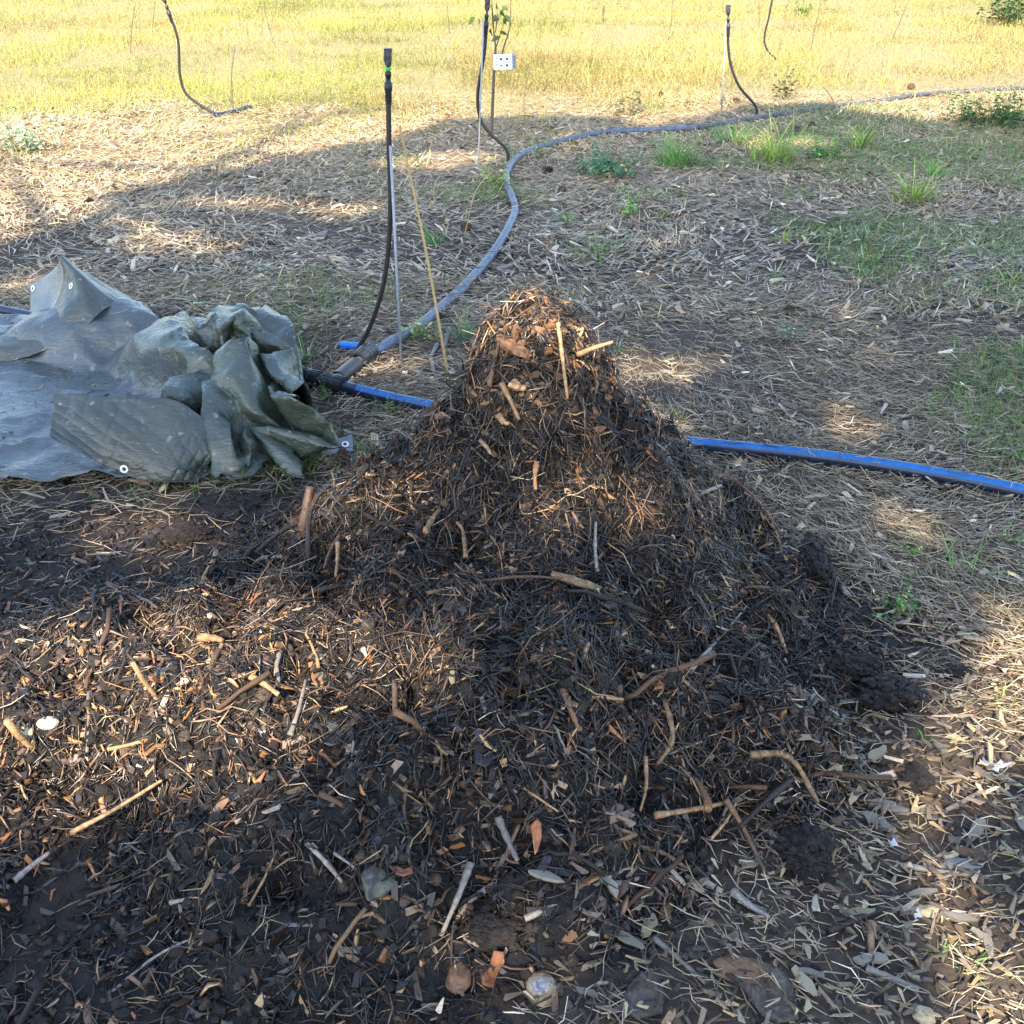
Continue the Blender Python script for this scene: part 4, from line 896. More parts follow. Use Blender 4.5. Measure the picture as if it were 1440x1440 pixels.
# branch
BR = .021
branch = pipe_pts([(468, 541), (492, 520), (512, 503), (545, 484), (590, 457), (625, 428), (652, 403), (690, 360), (716, 318), (724, 290), (712, 255), (718, 232), (740, 214), (790, 198), (850, 186), (910, 183), (980, 180), (1060, 166), (1160, 151), (1240, 141), (1310, 131), (1440, 124), (1600, 118)], BR)
branch[0][2] += .005
bo = empty('branch_pipe', tuple(branch[1]), label='faded grey pipe snaking away from the tee across the litter to the far grass', cat='pipe')
bpy.context.view_layer.update(); BI = bo.matrix_world.inverted()
sub('hose', tmesh('hose', branch[:17], BR, M['grey_pipe'], nside=16, sub=10), bo, BI)
sub('hose', tmesh('hose', branch[16:], [.0195]+[.017]*(len(branch)-17), M['dark_pipe'], nside=14, sub=10), bo, BI)
bax = unit(branch[2]-branch[0]); sub('coupling', fitting(branch[2]+[0, 0, .008], bax, .12, .034), bo, BI)
sub('tee_arm', np_mesh('tee_arm', *[(aim(v_, (branch[0]+branch[2])/2, bax), f_) for v_, f_ in [lathe([(.028, -.09), (.030, 0), (.030, .06)], 18)]][0], M['fitting']), bo, BI)
bc = gp(495, 487, .03); V, F = lathe([(.001, -.05), (.014, -.048), (.0165, -.04), (.0165, .045), (.014, .05), (.001, .05)], 18)
obj('blue_cap', np_mesh('blue_cap', aim(V, bc, (.96, -.25, .05)), F, M['blue_cap']), label='bright blue plastic plug lying by the pipe tee', cat='plastic cap')

def sprinkler(name, path, Ys, r, label, head_scale=1.0, rod=None, green=False, group='irrigation sprinklers on hose risers', rust=False):
    pts = [yp(u, v, Y) for (u, v), Y in zip(path, Ys)]
    e = empty(name, tuple(pts[-1]), label=label, cat='sprinkler', group=group); bpy.context.view_layer.update(); inv = e.matrix_world.inverted()
    sub('riser_tube', tmesh('riser_tube', pts, r, M['riser'], nside=10, sub=8), e, inv)
    top = np.array(pts[0]); s = head_scale; up = unit(np.array(pts[0])-np.array(pts[1]))
    V, F = lathe([(r*.9, -.10*s), (r*1.25, -.085*s), (r*1.25, -.045*s), (r*1.5, -.04*s), (r*1.5, -.012*s), (r, -.008*s), (r*.9, .01*s), (r*1.2, .012*s), (r*1.2, .03*s), (r*.6, .034*s), (r*.6, .05*s)], 14)
    sub('adapter', np_mesh('adapter', aim(V, top, up), F, M['rust' if rust else 'fitting']), e, inv)
    if green:
        V, F = lathe([(r*.7, .034*s), (r*1.05, .036*s), (r*1.05, .046*s), (r*.7, .048*s)], 12); sub('nozzle_ring', np_mesh('nozzle_ring', aim(V, top, up), F, M['green_nozzle']), e, inv)
    parts = []
    def add(v_, f_): parts.append((aim(v_*s, top, up), f_, np.zeros((len(v_), 3))))
    V, F = lathe([(.004, .046), (.009, .05), (.014, .06), (.016, .085), (.013, .112), (.006, .118), (.001, .118)], 12); add(V, F)
    for sx_, sy_, sz_, c_ in [(.036, .030, .036, (-.004, 0, .088)), (.022, .018, .026, (.026, 0, .080)), (.012, .022, .016, (-.026, 0, .100)), (.020, .034, .012, (.002, 0, .112)), (.010, .012, .020, (.036, 0, .088)), (.014, .012, .022, (-.016, 0, .064))]:
        b, f = box_v(sx_, sy_, sz_, c_); add(b+rng.normal(0, .0012, b.shape), f)
    V, F, _ = merge(parts); sub('sprinkler_head', np_mesh('sprinkler_head', V, F, M['sprinkler'], smooth=False), e, inv)
    if rod:
        a, b, Y, rr = rod; sub('support_rod', tmesh('support_rod', [yp(*a, Y), (yp(*a, Y)+yp(*b, Y))/2, yp(*b, Y)], rr, M['rod'], nside=8, sub=1), e, inv)
    return e
sprinkler('sprinkler', [(546, 112), (547, 200), (549, 300), (541, 390), (520, 460), (492, 505), (476, 512)], [3.72, 3.72, 3.72, 3.73, 3.74, 3.75, 3.74], .009, 'near black sprinkler with green nozzle on a tall curved hose rising from the tee', .8,
          rod=((549, 205), (565, 527), 3.70, .0048), green=True, rust=False)
sprinkler('sprinkler', [(684, 28), (681, 75), (672, 130), (676, 168), (694, 192), (712, 210), (715, 232)], [7.25, 7.25, 7.25, 7.25, 7.25, 7.25, 7.25], .0115, 'middle sprinkler beside the sapling with the white box, hose bowed to the left', 1.0, rod=((680, 25), (672, 246), 7.22, .005))
sprinkler('sprinkler', [(1024, 32), (1024, 62), (1028, 92), (1040, 122), (1062, 148), (1064, 160)], [9.2]*6, .011, 'far sprinkler with double-winged head and hose curving down to the far pipe', 1.1, rod=((1021, 30), (1015, 155), 9.2, .005))
sprinkler('sprinkler', [(236, 14), (250, 55), (253, 105), (262, 132), (285, 150), (303, 160)], [9.1]*6, .011, 'leaning sprinkler in the yellow grass at upper left with a looping hose', 1.0)
sprinkler('sprinkler', [(1090, -25), (1082, 20), (1075, 52), (1079, 70), (1092, 84)], [12.6]*5, .011, 'distant sprinkler hose whose head is cut off by the top edge', 1.0)
tm = pipe_pts([(303, 162), (328, 157), (352, 150)], .018); obj('pipe_piece', tmesh('pipe_piece', tm, .018, M['black_pipe'], nside=12), label='short length of black pipe in the grass below the leaning sprinkler', cat='pipe')
b0, b1 = yp(562, 178, 3.75), yp(629, 517, 3.55)
V, F = tube([b0, (b0*.5+b1*.5)+[.006, 0, 0], b1-[0, 0, .02]], [.0035, .005, .0055], nside=8, sub=12, wob=.03)
obj('cane', np_mesh('cane', V, F, M['bamboo']), label='slanting straw-coloured cane stuck in the ground behind the heap', cat='cane')
c0, c1 = yp(627, 480, 3.6), gp(608, 528)
# pale bits by the cane
for (pa, w_, lab) in [([(610, 527), (607, 505), (615, 488)], 8, 'short bent pale stick standing beside the cane'), ([(625, 492), (632, 465)], 6, 'pale grey stick stub under the cane')]:
    q = [hp(*x)+np.array([0, 0, .012]) for x in pa]; V, F = tube(q if len(q) > 2 else [q[0], (q[0]+q[1])/2, q[1]], .008, nside=8, sub=5, wob=.08); obj('pale_stick', np_mesh('pale_stick', V, F, M['chip_grey']), label=lab, cat='stick')
# dead straw arching by the branch pipe
V, F = tube([yp(515, 1000/1, 3) if False else gp(652, 338), yp(665, 280, 5.4), yp(676, 258, 5.5), yp(690, 245, 5.6)], [.003, .003, .0025, .0015], nside=6, sub=8)
obj('dry_stalk', np_mesh('dry_stalk', V, F, M['bamboo']), label='thin arched dry stem beside the bend of the grey pipe', cat='stem')

# needles and crumbs fallen on the pipes and the tarp
bp_ = catmull(branch, 10); tops = []
for q_, r_, n_ in ((mp[30:125], PR_, 170), (bp_[20:150], BR, 130)):
    k_ = rng.integers(0, len(q_), n_); a_ = rng.normal(0, .5, n_); tops.append(q_[k_]+np.stack([rng.normal(0, .02, n_), np.sin(a_)*r_, np.cos(a_)*r_+.0015], -1))
ki, kj = rng.integers(2, TP.shape[0]-2, 1500), rng.integers(20, int(TP.shape[1]*.6), 1500); tn = np.cross(TP[ki, kj+1]-TP[ki, kj-1], TP[ki+1, kj]-TP[ki-1, kj]); tn = unit(tn)*np.sign(tn[:, 2:3])
sel = (tn[:, 2] > .9); tops.append((TP[ki, kj]+tn*.002)[sel][:230])
tops = np.concatenate(tops); N = len(tops); a_ = rng.uniform(0, 6.28, N); D = unit(np.stack([np.cos(a_), np.sin(a_), rng.normal(0, .08, N)], -1))
V, F, k_ = strands(tops, D, np.tile([0., 0, 1], (N, 1)), rng.uniform(.015, .075, N), rng.uniform(.0009, .002, N), rng.normal(0, .08, (N, 2)), nseg=2)
obj('fallen_needles', np_mesh('fallen_needles', V, F, M['needle'], colors=np.repeat(pal(N, NEE, [4, 4, 2, 4, 2, 3], .3), k_, 0)), kind='stuff', label='loose needles fallen on the pipes and the tarpaulin')

# ================================================================== SAPLING WITH BOX
SY = 8.1
sap = empty('sapling', tuple(gp(692, 196)), label='thin leafless-stemmed sapling with a few green top leaves behind the middle sprinkler', cat='sapling'); bpy.context.view_layer.update(); SI = sap.matrix_world.inverted()
sub('trunk', tmesh('trunk', [yp(691, 198, SY), yp(693, 140, SY), yp(695, 95, SY), yp(697, 68, SY)], [.012, .011, .010, .009], M['bark'], nside=8), sap, SI)
for path, rr in [([(697, 68), (694, 40), (692, 10), (691, -20)], .007), ([(697, 68), (703, 50), (709, 30)], .005), ([(703, 90), (708, 68), (716, 42), (718, 20), (719, -30)], .007), ([(697, 45), (699, 25), (699, 5)], .004), ([(716, 42), (724, 18)], .003), ([(697, 92), (705, 104), (717, 108)], .003)]:
    q = [yp(u, v, SY+rng.normal(0, .03)) for u, v in path]
    sub('branch', tmesh('branch', q if len(q) > 2 else [q[0], (q[0]+q[1])/2, q[1]], list(np.linspace(rr, rr*.5, max(3, len(q)))), M['bark'], nside=6), sap, SI)
def leaf_mesh(name, L, W, material, col):
    x = np.linspace(0, 1, 5); w = W*np.array([.08, .8, 1, .65, .02]); z = -.25*L*x**2
    V = np.concatenate([np.stack([x*L, -w*.5, z+.12*w], -1), np.stack([x*L, w*0, z], -1), np.stack([x*L, w*.5, z+.12*w], -1)])
    F = [[i, i+1, 5+i+1, 5+i] for i in range(4)]+[[5+i, 5+i+1, 10+i+1, 10+i] for i in range(4)]
    me = np_mesh(name, V, np.array(F), material, colors=np.tile(col, (15, 1))); return me
LF = [leaf_mesh('leaf', 1, .55, M['leaf'], c) for c in [(.07, .12, .03), (.11, .17, .035), (.05, .08, .025)]]
for (u, v) in [(699, 5), (705, 8), (708, 12), (702, 18), (697, 20), (701, 25), (709, 22), (713, 25), (695, 30), (705, 14), (672, 27), (668, 24), (690, 40), (702, 45), (704, 52), (712, 22), (692, 8)]:
    a = rng.uniform(0, 6.28); place('leaf', random.choice(LF), yp(u, v, SY+rng.normal(0, .05)), (math.cos(a), math.sin(a)*.5, rng.uniform(-.9, .2)), np.array([rng.normal(0, .4), -.6, .8]), (rng.uniform(.05, .085),)*3, parent=sap).matrix_parent_inverse = SI
box_c = yp(709.5, 87, SY-.04); sc = np.linalg.norm(box_c-[0, 0, CAM_H])/PXF
bx = empty('white_box', tuple(box_c), label='small white plastic box with four dark holes tied to the sapling', cat='box')
bw, bh = 29*sc, 18.5*sc
def bevel_box(name, sx, sy, sz, c, material):
    v, f = box_v(sx, sy, sz, c); me = np_mesh(name, v, f, material, smooth=False); o = obj(name, me, parent=bx); m = o.modifiers.new('bevel', 'BEVEL'); m.width = .004; m.segments = 2; return o
body = bevel_box('body', bw*.84, .04, bh, (-bw*.08, 0, 0), M['box']); bevel_box('end_cap', bw*.15, .036, bh*.94, (bw*.42, 0, 0), M['boxcap'])
for (ix, iz, r) in [(-.17, .2, .009), (.1, .2, .0085), (-.17, -.22, .006), (.1, -.22, .0085), (-.36, .25, .004), (-.36, .08, .004), (-.36, -.15, .004)]:
    V, F = lathe([(r, 0), (r*.9, -.0012), (.0001, -.0014)], 12); V = aim(V, (ix*bw, -.0212, iz*bh), (0, 1, 0)); obj('hole', np_mesh('hole', V, F, M['hole']), parent=body)
b_, f_ = box_v(.0025, .002, bh*.9, (-.035*bw, -.0208, 0)); obj('groove', np_mesh('groove', b_, f_, M['boxcap']), parent=body)
for k in range(4):
    b_, f_ = box_v(bw*.1, .003, .003, (bw*.42, -.0190, (k-1.5)*bh*.2)); obj('vent_slot', np_mesh('vent_slot', b_, f_, M['hole']), parent=bx)
bx.rotation_euler = (math.radians(-4), math.radians(-1.5), math.radians(6))

# thin stems standing in the meadow
for (u0, v0, u1, v1, lab) in [(328, 158, 330, 66, 'straight bare brown stem standing by the short black pipe'), (183, 76, 191, 0, 'thin dark stem in tall grass near the upper left corner'), (214, 56, 219, 0, 'thin dark stem just left of the leaning sprinkler head'),
      (388, 66, 370, 0, 'thin leaning stem in the grass right of the bare brown stem'), (632, 46, 627, 0, 'faint thin stem in far grass between the two tall sprinklers'), (848, 32, 849, 8, 'short dark stub of a post in the far grass'),
      (736, 156, 747, 92, 'thin dry stem leaning in grass beside the white box'), (1140, 70, 1155, 0, 'thin stem leaning right in far grass beyond the far sprinkler'), (1252, 60, 1278, 0, 'thin stem leaning right, in far grass above the pipe'),
      (1066, 48, 1067, 0, 'faint stem behind the distant sprinkler hose'), (940, 55, 946, -5, 'faint thin stem in the grass right of the short post'), (1160, 120, 1172, 145, 'thin dry bent stem over the far pipe')]:
    Y = gp(u0, max(v0, v1))[1]; q0 = yp(u0, v0, Y); q1 = yp(u1, v1, Y)
    V, F = tube([q0-[0, 0, .02], (q0+q1)/2+rng.normal(0, .012, 3), q1], [.0065, .0055, .004] if '848' not in lab and u0 != 848 else [.018, .018, .017], nside=6, sub=6, wob=.04)
    obj('dry_stalk' if u0 != 848 else 'post_stub', np_mesh('stem', V, F, M['bark']), label=lab, cat='stem' if u0 != 848 else 'post', group='bare stems in the meadow' if u0 != 848 else None)

# ================================================================== MEADOW
def meadow_pts(N, y0, y1):
    out = []; tot = 0
    while tot < N:
        r = rng.uniform(0, 1, N); y = y0*(y1/y0)**r; x = rng.uniform(-1, 1, N)*(.53*y+.6)
        k = rng.uniform(0, 1, N) < meadow(x, y)**1.5*(.12+.88*sstep(-.35, .3, fbm(x*1.3, y*1.3, 111, 4)))
        out.append(np.stack([x, y], -1)[k]); tot += k.sum()
    p = np.concatenate(out)[:N]; return np.stack([p[:, 0], p[:, 1], G(p[:, 0], p[:, 1])], -1)
def meadow_set(N, hmin, hmax, wid, cols, w, tilt, nseg):
    P = meadow_pts(N, 7.6, 36); a = rng.uniform(0, 6.28, N); tl = np.abs(rng.normal(0, tilt, N))
    D = unit(np.stack([np.cos(a)*tl, np.sin(a)*tl, np.ones(N)], -1)); L = rng.uniform(hmin, hmax, N)*(.7+.6*sstep(-.3, .4, fbm(P[:, 0]*.5, P[:, 1]*.5, 113, 3)))*(.5+.5*meadow(P[:, 0], P[:, 1]))
    V, F, k = blades(P, D, L, wid*(.5+P[:, 1]/16), rng.uniform(0, .5, N), rng.normal(0, .9, N), nseg)
    c = pal(N, cols, w, .22); gmask = sstep(-.15, .35, fbm(P[:, 0]*.35, P[:, 1]*.35, 117, 3)+.25*sstep(-1, -4, P[:, 0]))[:, None]
    gmask = sstep(-.2, .25, fbm(P[:, 0]*.5, P[:, 1]*.5, 118, 4)+.2*sstep(-1, -4, P[:, 0]))[:, None]
    c = c*(1-gmask*.75)+np.array([.215, .265, .055])*gmask*.75*np.exp(rng.normal(0, .2, (N, 1)))
    c = c*np.exp(.9*fbm(P[:, 0]*.55, P[:, 1]*.55, 119, 3))[:, None].clip(.6, 1.25)
    return V, F, np.repeat(c, k, 0)
GR = [(.40, .30, .11), (.33, .26, .075), (.18, .185, .05), (.45, .36, .16), (.19, .12, .045)]
parts = [meadow_set(105000, .04, .17, .0028, GR, [5, 4, 3, 2, 1.5], .9, 1)]
parts.append(meadow_set(7000, .22, .42, .0016, GR, [4, 2, 2, 3, 4], .3, 2))
# seed heads: small flattened diamonds on top of the grass
N = 110000; P = meadow_pts(N, 7.8, 36); P[:, 2] += rng.uniform(.01, .17, N)*meadow(P[:, 0], P[:, 1]); s = rng.uniform(.003, .007, N)*(.5+P[:, 1]/14)
tv_ = np.array([[-1, 0, 0], [0, -.5, -.3], [1, 0, .1], [0, .5, .3]]); tf_ = np.array([[0, 1, 2, 3]])
parts.append(stamp(tv_, tf_, P, rot_basis(N, unit(rng.normal(0, 1, (N, 3))+[0, -.3, .8])), np.repeat(s[:, None], 3, 1), pal(N, [(.41, .31, .11), (.33, .275, .07), (.45, .36, .17), (.19, .20, .05), (.12, .08, .03)], [5, 4, 2, 2, 1], .25)))
V, F, C = merge(parts)
obj('meadow_grass', np_mesh('meadow_grass', V, F, M['grass'], colors=C), kind='stuff', label='sunlit yellow-green dry meadow grass filling the far ground')
# sparse short green growth in the litter
def sparse_pts(N):
    out = []; tot = 0
    while tot < N:
        y = rng.uniform(2.2, 9.6, N); x = rng.uniform(-1, 1, N)*(.53*y+.2)
        w = sstep(.12, .5, fbm(x*1.1, y*1.1, 121, 3)+.42*sstep(-.2, 1.5, x)*sstep(3.6, 6, y)-.03)*(1-soil(x, y))*(1-sstep(-.5, -1.2, x)*.7)
        k = rng.uniform(0, 1, N) < w; out.append(np.stack([x, y], -1)[k]); tot += k.sum()
    p = np.concatenate(out)[:N]; return np.stack([p[:, 0], p[:, 1], G(p[:, 0], p[:, 1])], -1)
N = 36000; P = sparse_pts(N); a = rng.uniform(0, 6.28, N); tl = np.abs(rng.normal(0, .6, N)); D = unit(np.stack([np.cos(a)*tl, np.sin(a)*tl, np.ones(N)], -1))
V, F, k = blades(P, D, rng.uniform(.02, .09, N), rng.uniform(.0012, .0028, N), rng.uniform(0, .6, N), rng.uniform(0, 3.14, N), 2)
obj('sparse_grass', np_mesh('sparse_grass', V, F, M['leaf'], colors=np.repeat(pal(N, [(.10, .21, .05), (.16, .25, .07), (.2, .21, .09), (.28, .25, .13)], [5, 3, 1.5, 1.5], .25), k, 0)), kind='stuff', label='sparse thin green grass coming up through the litter')

# green tufts and weeds one by one
def tuft(u, v, wpx, hpx, n, label, kind='grass', col=(.10, .20, .045), group='green tufts growing in the litter'):
    p = hp(u, v); d = np.linalg.norm(p-[0, 0, CAM_H]); R = wpx/2/PXF*d; Hh = hpx/PXF*d*1.1
    a = rng.uniform(0, 6.28, n); rr = R*.8*rng.uniform(0, 1, n); P = np.stack([np.cos(a)*rr, np.sin(a)*rr, np.full(n, -.004)], -1)
    a2 = a+rng.normal(0, .9, n); tl = np.abs(rng.normal(.3, .45, n)); D = unit(np.stack([np.cos(a2)*tl, np.sin(a2)*tl, np.ones(n)], -1))
    L = Hh*rng.uniform(.25, 1.2, n); cols = pal(n, [col, tuple(c*1.4 for c in col), (.30, .25, .12)], [5, 3, 1.6], .28)
    if kind == 'grass':
        V, F, k = blades(P, D, L, np.full(n, max(.0018, d*.00075)), rng.uniform(.1, .7, n), a+1.57, 3); C = np.repeat(cols, k, 0)
    else:
        V0, F0, k = blades(P, D, L, np.full(n, max(.001, d*.0003)), rng.uniform(0, .3, n), a+1.57, 2); parts = [(V0, F0, np.repeat(cols*.8, k, 0))]
        m = n*6; i = rng.integers(0, n, m); t = rng.uniform(.25, 1, m)
        Q = P[i]+D[i]*(L[i]*t)[:, None]; Q[:, 2] -= 0
        Bz = unit(np.stack([rng.normal(0, .5, m), rng.normal(0, .5, m), np.ones(m)], -1)); s = Hh*rng.uniform(.10, .22, m)*(1.2-.6*t)
        x = np.array([[0, 0, 0], [.5, -.28, .05], [1, 0, -.05], [.5, .28, .05]]); parts.append(stamp(x, np.array([[0, 1, 2, 3]]), Q, rot_basis(m, Bz), np.repeat(s[:, None], 3, 1), cols[i]*np.exp(rng.normal(0, .2, (m, 1)))))
        V, F, C = merge(parts)
    nm = 'grass_tuft' if kind == 'grass' else 'weed'
    o = obj(nm, np_mesh(nm, V, F, M['leaf'], colors=C), label=label, cat='grass' if kind == 'grass' else 'weed', group=group); o.location = (p[0], p[1], float(H(p[0], p[1]))); return o
B_ = (.08, .18, .085); Y_ = (.21, .31, .055); G_ = (.10, .24, .05)
for t in [
 (850, 248, 100, 40, 130, 'bushy blue-green weed clump right of the pipe bend', 'weed', B_), (952, 232, 70, 46, 120, 'tall green grass tuft under the far pipe near the weed clump', 'grass', G_), (1085, 228, 90, 60, 120, 'yellow-green grass tuft with pointed blades below the far sprinkler', 'grass', Y_),
 (1030, 205, 60, 36, 70, 'green tuft hugging the near side of the far pipe', 'grass', G_), (1160, 226, 40, 30, 60, 'compact mid-green tuft between the two big bright tufts', 'weed', G_), (1210, 208, 50, 36, 60, 'soft green tuft near the lit edge of the shade', 'grass', Y_),
 (1285, 284, 70, 46, 90, 'bright yellow-green grass tuft on the shaded litter at right', 'grass', Y_), (1310, 252, 36, 30, 40, 'small green tuft behind the bright yellow-green one', 'grass', G_), (1390, 178, 110, 40, 140, 'wide dark green growth by the lit edge at far right', 'weed', (.06, .12, .03)),
 (840, 358, 120, 26, 130, 'low wide mat of green grass behind the peak of the heap', 'grass', G_), (885, 305, 18, 38, 16, 'upright single green weed in front of the weed clump', 'weed', (.12, .25, .06)), (797, 316, 30, 22, 40, 'small green tuft between pipe and upright weed', 'grass', G_),
 (932, 308, 20, 18, 20, 'tiny green tuft right of the upright weed', 'weed', G_), (612, 345, 30, 30, 40, 'green grass tuft at the slanting cane', 'grass', G_), (652, 478, 44, 44, 60, 'grey-green grass tuft behind the left shoulder of the heap', 'grass', B_),
 (868, 495, 28, 20, 30, 'green tuft peeping out behind the right shoulder of the heap', 'grass', B_), (580, 482, 30, 44, 18, 'pale flowering weed between the white rod and cane', 'weed', (.22, .3, .1)), (602, 480, 26, 36, 16, 'low pale weed touching the grey pipe by the cane', 'weed', (.22, .3, .1)),
 (432, 510, 36, 40, 44, 'pale green grass tuft behind the pipe coupling', 'grass', (.2, .27, .12)), (540, 582, 70, 24, 60, 'low clover-like weeds in front of the blue striped pipe', 'weed', (.1, .17, .05)), (450, 560, 40, 24, 30, 'small weeds growing under the pipe couplings', 'weed', (.14, .19, .07)),
 (520, 640, 50, 26, 40, 'thin yellowish grass by the end of the tarp', 'grass', (.2, .21, .09)), (1345, 815, 80, 66, 26, 'long-bladed green grass plant on the litter at right edge', 'grass', (.13, .27, .06)), (1280, 788, 26, 36, 10, 'bright broad-leaved seedling beside the long-bladed grass', 'weed', (.2, .38, .06)),
 (1262, 865, 60, 44, 30, 'leafy green weed close to the spilled black soil', 'weed', (.09, .2, .045)), (1425, 765, 26, 30, 12, 'bright green seedling cut by the right edge', 'weed', (.15, .32, .08)), (1428, 835, 20, 22, 10, 'small yellowish seedling below the one at the right edge', 'weed', (.28, .34, .1)),
 (1412, 1000, 50, 30, 30, 'thin grass on pale soil at the right edge', 'grass', (.16, .22, .07)), (1300, 1038, 22, 18, 14, 'tiny green grass sprig beside the biggest spilled clod', 'grass', G_), (1320, 1340, 30, 20, 14, 'small sprig of grass among chips near the lower right corner', 'grass', (.15, .27, .08)),
 (1360, 1358, 50, 30, 22, 'spreading grass sprig beside the small one near the lower right corner', 'grass', (.15, .27, .08)), (1432, 1210, 20, 30, 10, 'green blade cluster at the right edge beside the grey stone', 'grass', (.13, .27, .08)), (955, 592, 40, 34, 30, 'grass tuft where the pipe leaves the heap at right', 'grass', (.16, .22, .08)),
 (1015, 632, 30, 12, 14, 'flat green weed on the near side of the blue pipe', 'weed', (.08, .2, .06)), (1112, 480, 46, 30, 30, 'yellow-flowered weed with grey leaves on the needle litter', 'weed', (.17, .22, .14)), (1100, 340, 30, 22, 26, 'small pale tuft in the middle of the shaded litter', 'grass', Y_),
 (1215, 345, 70, 28, 60, 'grey-green low tuft below the bright yellow-green one', 'grass', (.15, .2, .12)), (1092, 400, 20, 22, 12, 'tiny bright green sprout on the needle litter', 'weed', (.14, .28, .06)), (1420, 405, 30, 26, 20, 'thin sprout on the litter near the right edge', 'grass', Y_),
 (40, 215, 70, 50, 60, 'white-flowered pale weed at the left edge of the grass', 'weed', (.34, .4, .25)), (1130, 24, 24, 24, 26, 'round green bush far off in the yellow grass', 'weed', (.1, .2, .05)), (1418, 34, 70, 44, 90, 'dark green bush in the far right corner of the meadow', 'weed', (.05, .1, .03)),
 (880, 160, 50, 46, 16, 'sparse brown-leaved shrublet where the pipe passes the grass edge', 'weed', (.12, .12, .05)), (1105, 140, 30, 44, 18, 'wiry brown-green weed behind the far pipe', 'weed', (.13, .13, .05)), (720, 222, 20, 20, 12, 'little green weed next to the middle sprinkler foot', 'weed', G_),
 (695, 265, 36, 40, 30, 'feathery yellow-green plant at the pipe bend', 'weed', (.3, .36, .1)), (352, 375, 30, 12, 20, 'flat green sprout in the left litter beyond the tarp', 'weed', G_), (128, 705, 26, 16, 12, 'green sprout at the front hem of the tarp', 'weed', (.07, .22, .1)),
 (765, 222, 24, 30, 14, 'yellow-flowered weed against the far side of the pipe bend', 'weed', (.2, .28, .06))]:
    tuft(*t)

# ================================================================== PINES BEHIND THE CAMERA THAT CAST THE SHADE
def shadow_of(p): t = p[..., 2]/SUN[2]; return p[..., :2]-SUN[:2]*t[..., None]
EDGE = [gp(u, v)[:2] for u, v in [(-900, 480), (-100, 415), (30, 420), (60, 395), (-20, 345), (60, 330), (210, 335), (120, 300), (100, 285), (170, 262), (300, 238), (420, 218), (540, 195), (600, 172), (700, 162), (860, 163), (900, 172), (1000, 158), (1060, 150), (1180, 146), (1230, 160), (1330, 172), (1440, 158), (1900, 150), (2600, 400), (2200, 1700), (720, 2600), (-1200, 1700)]]
LIT = []
for (u, v, ru, rv) in [(935, 517, 40, 9), (1180, 597, 70, 6), (1275, 738, 24, 10), (1432, 875, 25, 22), (1390, 1020, 45, 18), (1235, 1105, 55, 45), (1205, 1195, 35, 25), (190, 752, 95, 20), (150, 900, 90, 16), (330, 930, 110, 50), (220, 1010, 190, 75), (80, 1090, 120, 65), (300, 1080, 80, 40),
                       (770, 450, 80, 38), (480, 700, 60, 20), (640, 225, 70, 7), (590, 233, 60, 6), (250, 345, 90, 7), (480, 300, 50, 6), (330, 290, 120, 5), (1400, 1400, 120, 40), (700, 1325, 50, 14), (520, 520, 30, 8), (420, 870, 40, 30), (850, 700, 30, 20), (600, 950, 30, 18), (1100, 205, 60, 7), (1360, 1330, 60, 20), (30, 985, 90, 40), (60, 900, 60, 12)]:
    c = shadow_of(hp(u, v)[None])[0]; e = shadow_of(hp(u, v)[None])[0]
    g0 = gp(u, v); rx = np.linalg.norm(gp(u+ru, v)-g0); ry = .5*np.linalg.norm(gp(u, v+rv)-gp(u, v-rv)); LIT.append((c[0], c[1], rx, ry))
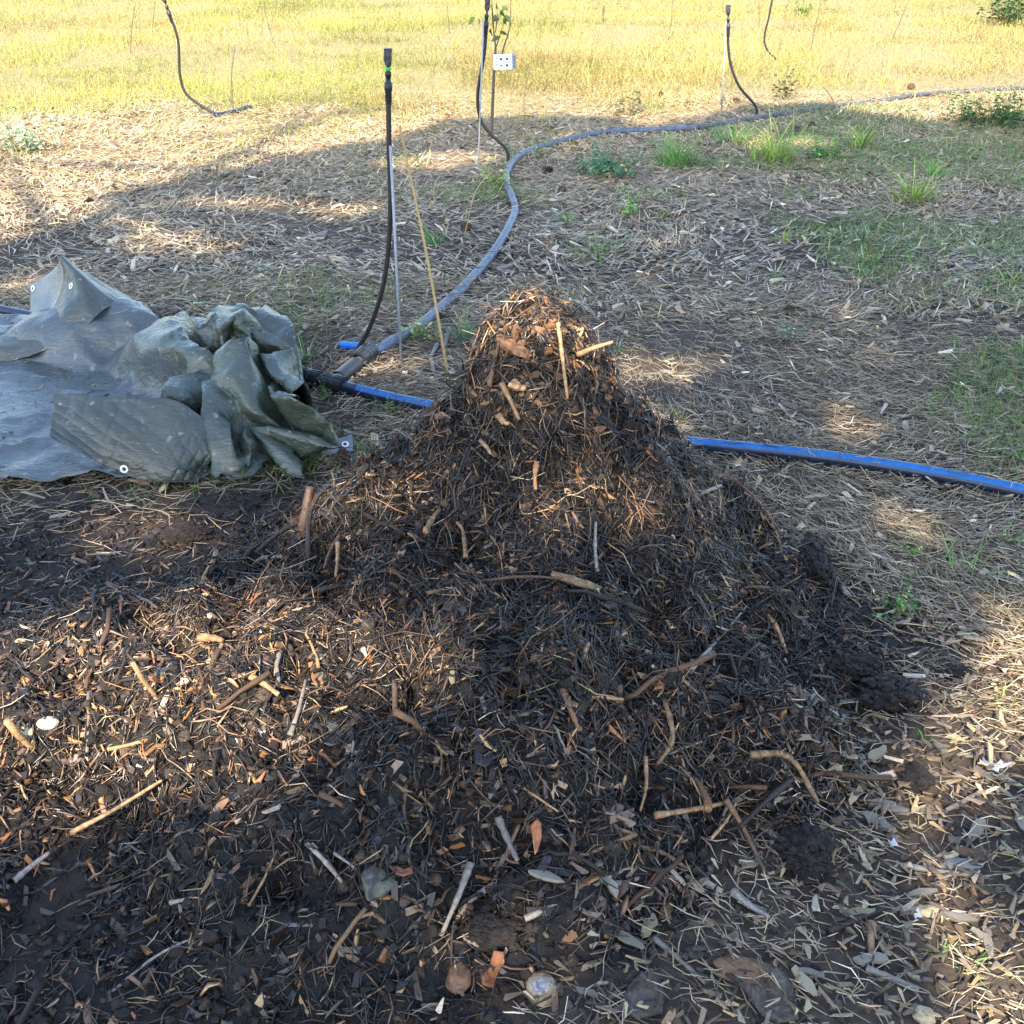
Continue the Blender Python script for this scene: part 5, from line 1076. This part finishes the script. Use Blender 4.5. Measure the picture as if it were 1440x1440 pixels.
def pine(bx_, by_, ht, crown_r, z0, N, label, seed):
    r0 = np.random.default_rng(seed)
    e = empty('pine_tree', (bx_, by_, 0), label=label, cat='tree', group='pines whose shade falls over the heap')
    V, F = tube([(0, 0, -.1), (.06, .03, ht*.35), (-.04, 0, ht*.7), (0, 0, ht)], [.22, .17, .10, .02], nside=12, sub=6, wob=.03); obj('trunk', np_mesh('trunk', V, F, M['pine_bark']), parent=e)
    for i in range(22):
        z = z0+(ht-z0)*(i+.5)/22; a = i*2.4; L = crown_r*math.sqrt(max(.05, 1-((z-z0)/(ht-z0))**4))
        V, F = tube([(0, 0, z), (math.cos(a)*L*.5, math.sin(a)*L*.5, z+.15), (math.cos(a)*L, math.sin(a)*L, z+.5)], [.05, .03, .01], nside=6, sub=4); obj('limb', np_mesh('limb', V, F, M['pine_bark']), parent=e)
    f = r0.uniform(0, 1, N*6)**.8; z = z0+(ht-z0)*f; a = r0.uniform(0, 6.28, N*6); rad = crown_r*np.sqrt(np.maximum(.03, 1-f**4))*np.sqrt(r0.uniform(0, 1, N*6))
    Cc = np.stack([bx_+np.cos(a)*rad, by_+np.sin(a)*rad, z], -1); s = shadow_of(Cc)
    ok = poly_sd(s[:, 0]+.25*fbm(s[:, 0]*1.5, s[:, 1]*1.5, 131, 2), s[:, 1]+.30*fbm(s[:, 0]*1.5, s[:, 1]*1.5, 132, 2), EDGE) > .12
    for (cx, cy, rx, ry) in LIT:  # clusters left out: sun gaps shaped into the unseen crowns for these patches
        ok &= ((s[:, 0]-cx)/(rx+.12))**2+((s[:, 1]-cy)/(ry+.12))**2 > 1+.5*(r0.uniform(0, 1, len(s))-.6)
    Cc = Cc[ok][:N]; n = len(Cc); m = 26
    ctr = np.repeat(Cc, m, 0); d = unit(r0.normal(0, 1, (n*m, 3))+[0, 0, .3]); L = r0.uniform(.10, .19, n*m); side = unit(np.cross(d, r0.normal(0, 1, (n*m, 3))))
    w = .022; V = np.stack([ctr-side*w, ctr+side*w, ctr+d*L[:, None]], 1).reshape(-1, 3)-np.array([bx_, by_, 0]); F = np.arange(n*m*3).reshape(-1, 3)
    obj('crown', np_mesh('crown', V, F, M['pine'], smooth=False), parent=e)
pine(-1.0, -6.0, 13.6, 3.5, 2.6, 4200, 'tall pine behind the viewer shading the heap', 1)
pine(2.8, -6.0, 13.6, 3.5, 2.6, 4200, 'tall pine behind the viewer shading the litter on the right', 2)
pine(1.2, -4.4, 10.5, 2.7, 2.6, 2600, 'smaller pine between the two tall ones behind the viewer', 4)
pine(-4.6, -5.4, 12.8, 3.2, 2.4, 3600, 'pine behind the viewer shading the tarp', 3)
